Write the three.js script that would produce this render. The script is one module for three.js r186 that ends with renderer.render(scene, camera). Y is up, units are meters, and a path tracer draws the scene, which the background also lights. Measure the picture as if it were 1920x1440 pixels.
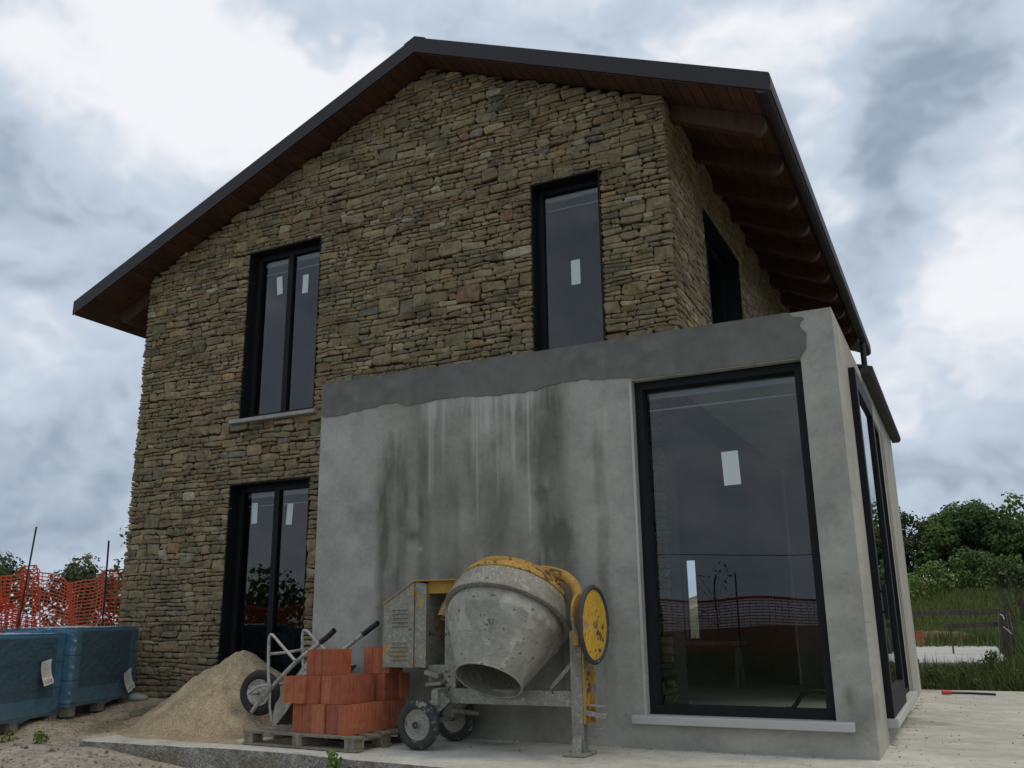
import * as THREE from 'three';
import { mergeGeometries, mergeVertices } from 'three/addons/utils/BufferGeometryUtils.js';
import { RoundedBoxGeometry } from 'three/addons/geometries/RoundedBoxGeometry.js';

// ---------------------------------------------------------------- camera, sky, sun, exposure
const scene = new THREE.Scene();
const camera = new THREE.PerspectiveCamera(46.6, 4 / 3, 0.1, 2000);
camera.position.set(0.675, 0.97, 7.019);
camera.rotation.set(0.258, 0.458, -0.013, 'YXZ');
const renderer = new THREE.WebGLRenderer();
renderer.toneMapping = THREE.LinearToneMapping;
renderer.toneMappingExposure = 1.0;
renderer.shadowMap.enabled = true;

const sun = new THREE.DirectionalLight(0xffe9cc, 1.1);
sun.position.set(10.5, 26, -5.5);
sun.target.position.set(-3, 0, -2);
sun.castShadow = true; sun.shadow.radius = 45;
sun.shadow.mapSize.set(2048, 2048);
Object.assign(sun.shadow.camera, { left: -22, right: 22, top: 22, bottom: -22, near: 1, far: 90 });
scene.add(sun, sun.target);

// ---------------------------------------------------------------- random numbers and noise
function rng(seed) { let a = seed >>> 0; return () => { a = (a + 0x6D2B79F5) | 0; let t = Math.imul(a ^ (a >>> 15), 1 | a); t = (t + Math.imul(t ^ (t >>> 7), 61 | t)) ^ t; return ((t ^ (t >>> 14)) >>> 0) / 4294967296; }; }
const PERM = new Float32Array(65536); { const r = rng(77); for (let i = 0; i < 65536; i++) PERM[i] = r(); }
const hsh = (x, y, z = 0) => PERM[(Math.imul(x, 73856093) ^ Math.imul(y, 19349663) ^ Math.imul(z, 83492791)) & 65535];
const sm = t => t * t * (3 - 2 * t);
function n2(x, y, s = 0) { const xi = Math.floor(x), yi = Math.floor(y), u = sm(x - xi), v = sm(y - yi); const a = hsh(xi, yi, s), b = hsh(xi + 1, yi, s), c = hsh(xi, yi + 1, s), d = hsh(xi + 1, yi + 1, s); return a + (b - a) * u + (c - a) * v + (a - b - c + d) * u * v; }
function n3(x, y, z) { const zi = Math.floor(z), w = sm(z - zi); const a = n2(x, y, zi * 7 + 3), b = n2(x, y, zi * 7 + 10); return a + (b - a) * w; }
function fbm(x, y, o = 4, s = 0) { let f = 0, a = 0.5, t = 0; for (let i = 0; i < o; i++) { f += a * n2(x, y, s + i * 13); t += a; a *= 0.5; x = x * 2.03 + 5.1; y = y * 2.03 + 1.7; } return f / t; }
function fbm3(x, y, z, o = 5) { let f = 0, a = 0.5, t = 0; for (let i = 0; i < o; i++) { f += a * n3(x, y, z); t += a; a *= 0.5; const a0 = x, b0 = y, c0 = z; x = 2.05 * (0.36 * a0 + 0.48 * b0 - 0.8 * c0) + 3.1; y = 2.05 * (-0.8 * a0 + 0.6 * b0) + 7.7; z = 2.05 * (0.48 * a0 + 0.64 * b0 + 0.6 * c0) + 1.3; } return f / t; }
function p2(x, y, p, s) { const xi = Math.floor(x), yi = Math.floor(y), u = sm(x - xi), v = sm(y - yi); const w = q => ((q % p) + p) % p; const a = hsh(w(xi), w(yi), s), b = hsh(w(xi + 1), w(yi), s), c = hsh(w(xi), w(yi + 1), s), d = hsh(w(xi + 1), w(yi + 1), s); return a + (b - a) * u + (c - a) * v + (a - b - c + d) * u * v; }
function pf(x, y, p, o = 4, s = 0) { let f = 0, a = 0.5, t = 0; for (let i = 0; i < o; i++) { f += a * p2(x * p, y * p, p, s + i * 17); t += a; a *= 0.5; p *= 2; } return f / t; }   // tileable on 0..1
const clamp = (x, a = 0, b = 1) => Math.min(b, Math.max(a, x));
const ss = (a, b, x) => sm(clamp((x - a) / (b - a)));
const mix = (a, b, t) => a + (b - a) * t;
const mix3 = (a, b, t) => [mix(a[0], b[0], t), mix(a[1], b[1], t), mix(a[2], b[2], t)];
const R = rng(4242);
const rr = (a, b) => a + (b - a) * R();

// ---------------------------------------------------------------- sky: air and clouds
{
  const W = 2048, H = 1024, d = new Float32Array(W * H * 4);
  // bright and dark cloud masses: azimuth, elevation, half widths, strength
  const C = [[-0.771, 0.598, 0.132, 0.066, 0.42], [-0.902, 0.535, 0.144, 0.084, 0.12], [-1.027, 0.57, 0.072, 0.054, 0.08], [-0.654, 0.59, 0.066, 0.042, 0.25], [-0.671, 0.648, 0.036, 0.03, -0.25], [-0.389, 0.637, 0.156, 0.048, -0.26], [-0.548, 0.643, 0.036, 0.036, 0.12], [-0.87, 0.446, 0.156, 0.072, -0.04], [-0.983, 0.373, 0.078, 0.078, 0.02], [-0.949, 0.124, 0.102, 0.09, -0.3], [-0.981, 0.274, 0.054, 0.066, 0.14], [0.001, 0.496, 0.06, 0.09, -0.4], [0.045, 0.532, 0.042, 0.036, -0.25], [-0.056, 0.449, 0.042, 0.048, -0.25], [-0.032, 0.374, 0.042, 0.066, -0.36], [-0.189, 0.614, 0.078, 0.036, 0.12], [0.067, 0.377, 0.072, 0.072, 0.2], [0.113, 0.528, 0.078, 0.096, 0.14], [-0.108, 0.501, 0.036, 0.072, 0.14], [0.061, 0.304, 0.036, 0.036, 0.22], [-0.011, 0.206, 0.072, 0.048, 0.12], [0.008, 0.129, 0.12, 0.036, -0.22], [0.092, 0.392, 0.024, 0.036, -0.25], [-0.124, 0.624, 0.06, 0.024, 0.15], [-0.088, 0.372, 0.03, 0.036, 0.1]];
  for (let j = 0; j < H; j++) {
    const el = ((j + 0.5) / H - 0.5) * Math.PI, y = Math.sin(el), c = Math.cos(el);
    for (let i = 0; i < W; i++) {
      const th = ((i + 0.5) / W - 0.5) * 2 * Math.PI, x = c * Math.cos(th), z = c * Math.sin(th);
      let v = 0.5;
      if (el > -0.1) {
        const yy = y * 1.5, wx = fbm3(x * 3.2 + 9, yy * 3.2, z * 3.2, 4) - 0.5, wy = fbm3(x * 3.2 + 31, yy * 3.2 + 4, z * 3.2, 4) - 0.5;
        const wx2 = fbm3(x * 11 + 2, yy * 11, z * 11 + 5, 4) - 0.5, wy2 = fbm3(x * 11 + 22, yy * 11 + 5, z * 11, 4) - 0.5;
        const bil = 1 - Math.abs(2 * fbm3(x * 6 + wx * 3, yy * 6 + wy * 3, z * 6 + 4, 6) - 1) * 2.2, bil2 = 1 - Math.abs(2 * fbm3(x * 17 + wx2 * 3, yy * 17 + wy2 * 3, z * 17 + 8, 5) - 1) * 2.2;
        v = 0.385 + 0.8 * (fbm3(x * 4.4 + wx * 1.6, yy * 5 + wy * 1.6 + 2, z * 4.4, 6) - 0.5) + 0.15 * bil + 0.15 * bil2 + 0.16 * (fbm3(x * 40 + wx2 * 5, yy * 40 + wy2 * 5, z * 40, 4) - 0.5);
        const az = Math.atan2(x, -z) + wx * 0.16 + wx2 * 0.13, e2 = el + wy * 0.1 + wy2 * 0.1;
        for (const b of C) { const da = (az - b[0]) * c / b[2], de = (e2 - b[1]) / b[3], q = da * da + de * de; if (q < 9) v += b[4] * 1.0 * Math.exp(-q * 0.6); }
      }
      v = clamp(v, 0.1, 1.04);
      // dark blue-grey cloud base, pale grey, white cloud tops
      let col = v < 0.55 ? mix3([0.30, 0.37, 0.46], [0.53, 0.62, 0.73], ss(0.12, 0.55, v)) : mix3([0.53, 0.62, 0.73], [0.90, 0.91, 0.95], ss(0.5, 0.98, v));
      if (el < 0) col = mix3(col, [0.42, 0.47, 0.5], ss(0, -0.1, el));
      const k = (j * W + i) * 4; d[k] = col[0]; d[k + 1] = col[1]; d[k + 2] = col[2]; d[k + 3] = 1;
    }
  }
  const t = new THREE.DataTexture(d, W, H, THREE.RGBAFormat, THREE.FloatType);
  t.mapping = THREE.EquirectangularReflectionMapping; t.magFilter = t.minFilter = THREE.LinearFilter; t.wrapS = THREE.RepeatWrapping; t.needsUpdate = true;
  scene.background = t; scene.environment = t;
}

// ---------------------------------------------------------------- textures
const toS = x => { x = clamp(x); return Math.round(255 * (x <= 0.0031308 ? 12.92 * x : 1.055 * Math.pow(x, 1 / 2.4) - 0.055)); };
function tex(W, H, f, srgb = true) {
  const d = new Uint8Array(W * H * 4);
  for (let j = 0; j < H; j++) for (let i = 0; i < W; i++) { const c = f((i + 0.5) / W, (j + 0.5) / H), k = (j * W + i) * 4; for (let q = 0; q < 3; q++) d[k + q] = srgb ? toS(c[q]) : Math.round(255 * clamp(c[q])); d[k + 3] = 255; }
  const t = new THREE.DataTexture(d, W, H); t.wrapS = t.wrapT = THREE.RepeatWrapping; t.magFilter = THREE.LinearFilter; t.minFilter = THREE.LinearMipmapLinearFilter; t.generateMipmaps = true;
  if (srgb) t.colorSpace = THREE.SRGBColorSpace; t.needsUpdate = true; return t;
}
const g3 = v => [v, v, v];
const grey = (W, H, f) => tex(W, H, (x, y) => g3(f(x, y)), false);
const rep = (t, m) => { const c = t.clone(); c.repeat.set(1 / m, 1 / m); c.needsUpdate = true; return c; };
const std = o => new THREE.MeshStandardMaterial(o);
const lin = (r, g, b) => new THREE.Color().setRGB(r, g, b);

// stone: warm mottling and gritty relief
const tStone = tex(512, 512, (x, y) => { const a = pf(x, y, 6, 5, 1), b = pf(x, y, 40, 2, 40), c = pf(x, y * 2, 12, 3, 70); const v = 0.64 + 0.7 * (a - 0.5) + 0.5 * (b - 0.5) + 0.4 * (c - 0.5); const lich = ss(0.62, 0.72, pf(x, y, 14, 4, 90)); return mix3([v * 1.02, v, v * 0.95], [0.72, 0.73, 0.66], lich * 0.35); });
const tStoneB = grey(512, 512, (x, y) => 0.6 * pf(x, y, 10, 5, 5) + 0.4 * pf(x, y * 2.0, 16, 4, 33));
const mStone = std({ vertexColors: true, map: rep(tStone, 1.1), bumpMap: rep(tStoneB, 0.8), bumpScale: 0.016, roughness: 0.95 });
const mMortar = std({ color: lin(0.06, 0.052, 0.038), roughness: 1, bumpMap: rep(tStoneB, 0.5), bumpScale: 0.01 });
// concrete
const tConc = tex(1024, 1024, (x, y) => { const a = pf(x, y, 3, 6, 11), b = pf(x, y, 60, 2, 12), c = pf(x, y, 9, 4, 14); let v = 0.34 * (1 + 0.55 * (a - 0.5) + 0.12 * (b - 0.5) + 0.3 * (c - 0.5)); return [v * 1.0, v * 0.985, v * 0.87]; });
const tConcB = grey(512, 512, (x, y) => 0.5 * pf(x, y, 12, 5, 3) + 0.3 * pf(x, y, 64, 2, 9) + 0.12 * (1 - ss(0.06, 0.12, pf(x, y, 60, 2, 55))));
const mConc = std({ map: rep(tConc, 2.6), bumpMap: rep(tConcB, 0.9), bumpScale: 0.004, roughness: 0.93 });
const mConcPale = std({ color: lin(1.0, 1.0, 0.97), map: rep(tConc, 3.1), bumpMap: rep(tConcB, 0.8), bumpScale: 0.004, roughness: 0.93 });
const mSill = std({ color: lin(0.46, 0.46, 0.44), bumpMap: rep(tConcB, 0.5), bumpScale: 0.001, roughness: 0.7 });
// front wall of the annex: raw render with rain streaks below the newer dark mortar band
const AW = 4.933, AH = 3.3;
const tFront = (() => {
  const r = rng(91);
  const dark = [[-4.05, 0.15, 2.62, 0.55, 0.24], [-3.93, 0.05, 2.35, 1.2, 0.16], [-4.16, 0.05, 2.2, 0.6, 0.16], [-2.43, 0.17, 3.0, 1.25, 0.24], [-2.33, 0.13, 1.75, 0.5, 0.24], [-2.52, 0.05, 2.6, 1.3, 0.14], [-1.97, 0.045, 2.6, 0.4, 0.17], [-3.45, 0.10, 2.3, 0.8, 0.10], [-3.05, 0.16, 2.5, 0.9, 0.16], [-2.8, 0.1, 2.2, 0.6, 0.12], [-3.7, 0.06, 2.7, 1.0, 0.12]];
  const lite = []; for (let i = 0; i < 46; i++) lite.push([-3.8 + 1.28 * r(), 0.009 + 0.026 * r() * r(), 3.0, 3.0 - 0.12 - 1.3 * r() * r(), 0.10 + 0.26 * r()]);
  lite.push([-2.63, 0.011, 3, 1.5, 0.4], [-2.78, 0.02, 3, 2.1, 0.35], [-3.5, 0.02, 3, 2.2, 0.3], [-3.62, 0.03, 3, 2.6, 0.3]);
  const W = 1600, H = 1070;
  return tex(W, H, (u, v) => {
    const x = -AW + u * AW, y = v * AH;
    const wob = (fbm(y * 2.2, 3 + x * 0.4, 3, 7) - 0.5) * 0.11, fine = fbm(x * 46, y * 2.6, 4, 21);
    let f = 1 + 0.5 * (fbm(x * 1.6, y * 1.6, 5, 3) - 0.5) + 0.42 * (fbm(x * 6 + wob * 9, y * 6, 5, 31) - 0.5) + 0.2 * (fbm(x * 30, y * 30, 3, 5) - 0.5) + 0.1 * (fbm(x * 120, y * 120, 2, 9) - 0.5) - 0.22 * ss(0.8, 0.86, fbm(x * 34, y * 34, 3, 64));
    let damp = 0.3 * ss(-4.3, -3.85, x + wob * 2) * (1 - ss(-2.5, -2.05, x + wob * 2)) * ss(0.15, 0.85, 0.6 * fbm(x * 3.5, y * 0.8, 4, 60) + 0.5 * fbm(x * 2.2, y * 2.2, 4, 160));
    for (const s of dark) { const q = (x + wob - s[0]) / s[1]; if (q * q < 6) damp += s[4] * Math.exp(-q * q * q * q * 0.5) * ss(s[2] + 0.12, s[2] - 0.25, y + 0.4 * (fine - 0.5)) * ss(s[3] - 0.3, s[3] + 0.3, y + 0.5 * (fine - 0.5)) * (0.1 + 1.7 * fbm(x * 9, y * 2.4, 4, 44)); }
    let eff = 0;
    for (const s of lite) { const q = (x + wob * 0.15 - s[0]) / s[1]; if (q * q < 8) eff += s[4] * Math.exp(-q * q) * ss(s[3], s[3] + 0.45, y + 0.15 * (fine - 0.5)) * (0.4 + 1.1 * fbm(x * 30, y * 5, 3, 17)); }
    eff += 0.22 * ss(2.72, 2.95, y + 0.3 * (fine - 0.5)) * ss(-3.85, -3.6, x) * (1 - ss(-2.6, -2.45, x));
    // trowel sweeps and a few pale scuffs on the sound parts
    f += 0.08 * ss(0.6, 0.8, fbm(x * 3.1 + y * 1.2, y * 3.1 - x, 3, 88));
    const sp = (cx, cy, rx, ry) => { const a = (x - cx) / rx, b = (y - cy) / ry; return Math.exp(-(a * a + b * b) * (1 + fine)); };
    damp += 0.35 * sp(-3.74, 1.98, 0.03, 0.11) + 0.3 * sp(-3.82, 1.72, 0.09, 0.07) + 0.25 * sp(-2.5, 2.02, 0.07, 0.09) + 0.3 * sp(-0.16, 0.42, 0.05, 0.09) + 0.2 * sp(-0.1, 0.25, 0.09, 0.12);
    eff += 0.35 * sp(-3.74, 1.6, 0.03, 0.02) + 0.16 * sp(-4.3, 1.38, 0.1, 0.1);
    f *= 1 - clamp(damp * 1.35, 0, 0.62);
    const v0 = 0.345 * f, base = [v0 * 1.0, v0 * 0.985, v0 * mix(0.87, 0.74, clamp(damp * 1.6))];
    return mix3(base, [0.5, 0.515, 0.475], clamp(eff * 1.45, 0, 0.75));
  });
})();
tFront.wrapS = tFront.wrapT = THREE.ClampToEdgeWrapping;
const mFront = std({ map: tFront, bumpMap: rep(tConcB, 0.2), bumpScale: 0.004, roughness: 0.93 });
mFront.bumpMap.repeat.set(5.5, 3.7);
const tBand = tex(1024, 512, (x, y) => { const a = pf(x, y, 5, 6, 61), b = pf(x, y, 30, 3, 62), p = ss(0.5, 0.8, pf(x, y, 3, 6, 66) * 0.75 + 0.25 * b); let v = 0.135 * (1 + 0.7 * (a - 0.5) + 0.35 * (b - 0.5)); return mix3([v * 1.0, v * 1.0, v * 0.9], [0.24, 0.235, 0.195], p * 0.55); });
const mBand = std({ map: rep(tBand, 2.6), bumpMap: rep(tConcB, 0.7), bumpScale: 0.004, roughness: 0.9 });
// metal, glass, wood
const tDust = tex(512, 512, (x, y) => g3(0.8 + 0.35 * (pf(x, y, 5, 5, 8) - 0.5) + 0.12 * (pf(x, y, 50, 2, 4) - 0.5)));
const mFrame = new THREE.MeshPhysicalMaterial({ color: lin(0.009, 0.010, 0.012), roughness: 0.6, specularIntensity: 0.45 });
const mRoofMetal = std({ color: lin(0.024, 0.019, 0.019), map: rep(tDust, 1.4), roughness: 0.62 });
const mGlass = new THREE.MeshPhysicalMaterial({ color: lin(0.74, 0.78, 0.8), transmission: 1, thickness: 0, roughness: 0.0, ior: 1.48, metalness: 0 });
const mPaper = std({ color: lin(0.62, 0.68, 0.66), roughness: 0.85 });
const mBlind = std({ color: lin(0.52, 0.55, 0.56), roughness: 0.6 });
const tWood = tex(512, 512, (x, y) => { const g = pf(x, y * 0.25 + 0.03 * pf(x, y, 3, 2, 1), 24, 3, 5), k = pf(x, y, 3, 4, 7), f = p2(x * 96, y * 3, 96, 9); const v = 0.55 + 0.5 * (g - 0.5) + 0.35 * (k - 0.5) + 0.18 * (f - 0.5); return [v * 1.05, v, v * 0.92]; });
const mSoffit = std({ color: lin(0.125, 0.052, 0.029), map: rep(tWood, 1.0), bumpMap: rep(tStoneB, 0.6), bumpScale: 0.001, roughness: 0.75 });
const tClay = tex(512, 512, (x, y) => { const s = pf(x, y * 0.06, 40, 3, 401), a = pf(x, y, 5, 5, 402), d = ss(0.58, 0.72, pf(x, y, 7, 5, 405)), c = ss(0.74, 0.8, pf(x, y, 26, 3, 409)); const v = 0.78 + 0.35 * (s - 0.5) + 0.4 * (a - 0.5); return mix3(mix3([v, v * 0.97, v * 0.94], [0.95, 1.2, 1.35], d * 0.35), [0.5, 0.45, 0.42], c * 0.6); });
const tClayB = grey(256, 512, (x, y) => 0.6 * pf(x, y * 0.05, 30, 3, 411) + 0.4 * pf(x, y, 40, 3, 412));
const mRafter = std({ color: lin(0.115, 0.056, 0.034), map: rep(tWood, 1.3), roughness: 0.75 });
const mPlaster = std({ color: lin(0.30, 0.29, 0.27), map: rep(tDust, 2), roughness: 0.95 });
const mScreed = std({ color: lin(0.9, 0.9, 0.82), map: rep(tConc, 2), roughness: 0.9 });

// ---------------------------------------------------------------- geometry helpers
const V3 = THREE.Vector3, V2 = THREE.Vector2;
const used = new Map();
function numbered(n) { const k = used.get(n) || 0; used.set(n, k + 1); return k ? n + '_' + String(k).padStart(3, '0') : n; }
function shade(m) { m.castShadow = m.receiveShadow = true; return m; }
function prep(g) { g = g.index ? g.toNonIndexed() : g; for (const k of Object.keys(g.attributes)) if (!['position', 'normal', 'uv', 'color'].includes(k)) g.deleteAttribute(k); return g; }
function metreUV(g) {       // uv in metres, taken from the side each face points to
  const p = g.attributes.position, n = g.attributes.normal, u = new Float32Array(p.count * 2);
  for (let i = 0; i < p.count; i += 3) {
    let ax = 0, ay = 0, az = 0; for (let k = 0; k < 3; k++) { ax += Math.abs(n.getX(i + k)); ay += Math.abs(n.getY(i + k)); az += Math.abs(n.getZ(i + k)); }
    for (let k = 0; k < 3; k++) { const x = p.getX(i + k), y = p.getY(i + k), z = p.getZ(i + k), q = (i + k) * 2; if (ay >= ax && ay >= az) { u[q] = x; u[q + 1] = z; } else if (ax >= az) { u[q] = z; u[q + 1] = y; } else { u[q] = x; u[q + 1] = y; } }
  }
  g.setAttribute('uv', new THREE.BufferAttribute(u, 2)); return g;
}
function merged(geos) { geos = geos.map(prep); const col = geos.some(g => g.attributes.color); if (!col) for (const g of geos) g.deleteAttribute('color'); for (const g of geos) g.deleteAttribute('uv'); return geos.length > 1 ? mergeGeometries(geos) : geos[0]; }
function obj(name, geos, mat, parent = scene, keepUV = false) {
  geos = Array.isArray(geos) ? geos : [geos];
  const g = keepUV ? prep(geos[0]) : metreUV(merged(geos));
  const m = shade(new THREE.Mesh(g, mat)); m.name = parent === scene ? numbered(name) : name; parent.add(m); return m;
}
function thing(name, label, category, pos = [0, 0, 0], turn = 0, group) { const o = new THREE.Group(); o.name = numbered(name); o.position.set(...pos); o.rotation.y = turn; tag(o, label, category, group); scene.add(o); return o; }
function tag(o, label, category, group) { o.userData.label = label; o.userData.category = category; if (group) o.userData.group = group; return o; }
function part(name, parent) { const o = new THREE.Group(); o.name = name; parent.add(o); return o; }
const bx = (x0, x1, y0, y1, z0, z1) => new THREE.BoxGeometry(Math.abs(x1 - x0), Math.abs(y1 - y0), Math.abs(z1 - z0)).translate((x0 + x1) / 2, (y0 + y1) / 2, (z0 + z1) / 2);
const rb = (w, h, d, r = 0.006, s = 1) => new RoundedBoxGeometry(w, h, d, s, r);
function bar(a, b, w, h = w, r = 0) {   // a box bar between two points
  const A = new V3(...a), B = new V3(...b), L = A.distanceTo(B), g = r ? rb(w, L, h, r) : new THREE.BoxGeometry(w, L, h);
  const q = new THREE.Quaternion().setFromUnitVectors(new V3(0, 1, 0), B.clone().sub(A).normalize()); g.applyQuaternion(q); g.translate((A.x + B.x) / 2, (A.y + B.y) / 2, (A.z + B.z) / 2); return g;
}
function tube(pts, r, seg = 0, rad = 7, closed = false) { const c = new THREE.CatmullRomCurve3(pts.map(p => new V3(...p)), closed, 'catmullrom', 0.3); return new THREE.TubeGeometry(c, seg || pts.length * 5, r, rad, closed); }
function cyl(a, b, r0, r1 = r0, n = 14) { const A = new V3(...a), B = new V3(...b), L = A.distanceTo(B), g = new THREE.CylinderGeometry(r1, r0, L, n); g.applyQuaternion(new THREE.Quaternion().setFromUnitVectors(new V3(0, 1, 0), B.clone().sub(A).normalize())); g.translate((A.x + B.x) / 2, (A.y + B.y) / 2, (A.z + B.z) / 2); return g; }
function slabOf(pts, holes, depth) { const s = new THREE.Shape(pts.map(p => new V2(...p))); for (const h of holes) s.holes.push(new THREE.Path([new V2(h[0], h[2]), new V2(h[1], h[2]), new V2(h[1], h[3]), new V2(h[0], h[3])])); return new THREE.ExtrudeGeometry(s, { depth, bevelEnabled: false }); }

// ---------------------------------------------------------------- stone house
const SL = -8.495, SR = -1.435, ZS = -0.8, RX = -4.21, RY = 7.438, SLOPE = 0.43, ZF = -0.473, ZB = -10.1, XR = -0.356, XL = -9.54, HB = -9.6;
const roofY = x => RY - SLOPE * Math.abs(x - RX);
const soffitY = x => roofY(x) - 0.2;
const W1 = [-6.797, -5.693, 3.288, 5.42], W2 = [-2.934, -2.158, 3.25, 5.42], DR = [-6.869, -5.699, 0.02, 2.531], SW = [2.15, 3.95, 3.45, 5.42];
const house = thing('stone_house', 'two storey house of olive brown rubble stone with dark gable roof', 'house');

const PAL = [[0.308, 0.246, 0.14], [0.283, 0.231, 0.133], [0.329, 0.26, 0.144], [0.256, 0.215, 0.137], [0.308, 0.227, 0.127], [0.313, 0.254, 0.157], [0.27, 0.224, 0.137], [0.296, 0.242, 0.135]];
function veneer(u0, u1, y0, y1, snaps, openings, topFn, skip, map, seed, corner) {
  const r = rng(seed), rnd = (a, b) => a + (b - a) * r();
  const lv = [y0]; let y = y0; while (y < y1) { const q = r(); y += q < 0.3 ? rnd(0.038, 0.05) : q < 0.84 ? rnd(0.05, 0.068) : rnd(0.068, 0.1); lv.push(y); }
  const pinned = new Set(); for (const s of snaps) { let b = 0; lv.forEach((v, i) => { if (Math.abs(v - s) < Math.abs(lv[b] - s)) b = i; }); lv[b] = s; pinned.add(b); }
  const B = (k, x) => lv[k] + (pinned.has(k) ? 0.15 : 1) * ((n2(x * 1.7, k * 3.7, seed) - 0.5) * 0.05 + (n2(x * 6, k * 5.1, seed + 3) - 0.5) * 0.022);
  const blocked = lv.map(() => []); const out = [];
  const emit = (k0, k1, x0, x1, t0 = 0, t1 = 1) => {
    const lo = x => mix(B(k0, x), B(k1, x), t0), hi = x => mix(B(k0, x), B(k1, x), t1), xc = (x0 + x1) / 2;
    if (lo(xc) > topFn(xc) - 0.03 || skip(xc, (lo(xc) + hi(xc)) / 2)) return;
    const g = rnd(0.0014, 0.0038), w = x1 - x0 - 2 * g, h = hi(xc) - lo(xc) - 2 * g; if (w < 0.03 || h < 0.018) return;
    const c = Math.min(0.03, w * 0.2, h * 0.34) * rnd(0.15, 0.95), c2 = Math.min(0.3 * h, c * rnd(0.6, 1.4)), j = Math.min(0.010, h * 0.12), J = () => rnd(-j, j);
    const a = x0 + g, b = x1 - g, lean = rnd(-0.016, 0.016);
    const P = [[a + c, lo(a + c) + g + J()], [xc + J() * 3, lo(xc) + g + J()], [b - c, lo(b - c) + g + J()], [b + J() - lean, lo(b) + g + c2], [b + J() + lean, hi(b) - g - c2], [b - c, hi(b - c) - g + J()], [xc + J() * 3, hi(xc) - g + J()], [a + c, hi(a + c) - g + J()], [a + J() + lean, hi(a) - g - c2], [a + J() - lean, lo(a) + g + c2]];
    for (const q of P) q[1] = Math.min(q[1], topFn(q[0]) - 0.004);
    const cx = P.reduce((s, q) => s + q[0], 0) / 10, cy = P.reduce((s, q) => s + q[1], 0) / 10;
    const d = rnd(0.045, 0.059), tx = rnd(-0.04, 0.04), ty = rnd(-0.08, 0.08), bul = rnd(-0.004, 0.006), ins = Math.min(0.008, h * 0.12);
    const pos = [], col = [], idx = []; let pc = PAL[Math.floor(r() * PAL.length)].slice(); const q = r(), m = rnd(0.80, 1.18);
    if (q < 0.05) pc = [0.284, 0.181, 0.107]; else if (q < 0.08) pc = [0.353, 0.249, 0.125]; else if (q < 0.115) pc = [0.404, 0.34, 0.206]; else if (q < 0.13) pc = [0.413, 0.378, 0.284]; else if (q < 0.17) pc = [0.215, 0.194, 0.142];
    const put = (x, yy, dd) => { pos.push(...map(x, yy, dd)); const f = m * rnd(0.93, 1.07); col.push(pc[0] * f, pc[1] * f, pc[2] * f); };
    const dep = corner && corner(cx) ? -0.06 : 0.004;
    for (const p of P) put(p[0], p[1], dep);
    for (const p of P) put(p[0], p[1], d - rnd(0.005, 0.011) + tx * (p[0] - cx) + ty * (p[1] - cy));
    for (const p of P) { const dx = cx - p[0], dy = cy - p[1], L = Math.hypot(dx, dy) || 1; put(p[0] + dx / L * ins * 1.5, p[1] + Math.sign(dy) * Math.min(ins, Math.abs(dy) * 0.5), d + rnd(-0.002, 0.002) + tx * (p[0] - cx) + ty * (p[1] - cy)); }
    put(cx + J(), cy + J(), d + bul);
    for (let i = 0; i < 10; i++) { const n = (i + 1) % 10; idx.push(i, n, 10 + i, n, 10 + n, 10 + i, 10 + i, 10 + n, 20 + i, 10 + n, 20 + n, 20 + i, 20 + i, 20 + n, 30); }
    const geo = new THREE.BufferGeometry(); geo.setAttribute('position', new THREE.Float32BufferAttribute(pos, 3)); geo.setAttribute('color', new THREE.Float32BufferAttribute(col, 3)); geo.setIndex(idx); geo.computeVertexNormals();
    const cc = map(cx, cy, d), D2 = (cc[0] - 0.675) ** 2 + (cc[1] - 0.97) ** 2 + (cc[2] - 7.0) ** 2; out.push({ geo, size: w * h / D2 * (corner && corner(cx) ? 1 : 1), cc });
  };
  for (let k = 0; k < lv.length - 1; k++) {
    const mid = (lv[k] + lv[k + 1]) / 2; let iv = [[u0 + rnd(-0.012, 0.012), u1 + rnd(-0.012, 0.012)]];
    const cut = (a, b) => { iv = iv.flatMap(([p, q]) => b <= p || a >= q ? [[p, q]] : [[p, a], [b, q]].filter(s => s[1] - s[0] > 0.035)); };
    for (const o of openings) if (mid > o[2] && mid < o[3]) cut(o[0], o[1]);
    for (const b of blocked[k]) cut(...b);
    const h = lv[k + 1] - lv[k];
    for (const [p, q] of iv) {
      let x = p; while (x < q - 0.01) {
        const big = r() < 0.075; let w = big ? rnd(0.12, 0.3) : clamp(h * rnd(1.3, 4.5), 0.06, 0.29); if (q - x - w < 0.07) w = q - x; if (w > 0.46) w /= 2;
        const tall = big && w < 0.32 && k + 2 < lv.length && !pinned.has(k + 1) && !openings.some(o => x + w > o[0] && x < o[1] && lv[k + 2] > o[2] && lv[k] < o[3]);
        if (tall) { blocked[k + 1].push([x, x + w]); emit(k, k + 2, x, x + w); }
        else if (h > 0.082 && r() < 0.4) { const t = rnd(0.38, 0.62); if (w > 0.2 && r() < 0.5) { emit(k, k + 1, x, x + w, 0, t); const s = x + w * rnd(0.35, 0.65); emit(k, k + 1, x, s, t, 1); emit(k, k + 1, s, x + w, t, 1); } else { emit(k, k + 1, x, x + w, 0, t); emit(k, k + 1, x, x + w, t, 1); } }
        else emit(k, k + 1, x, x + w);
        x += w;
      }
    }
  }
  return out;
}
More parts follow.
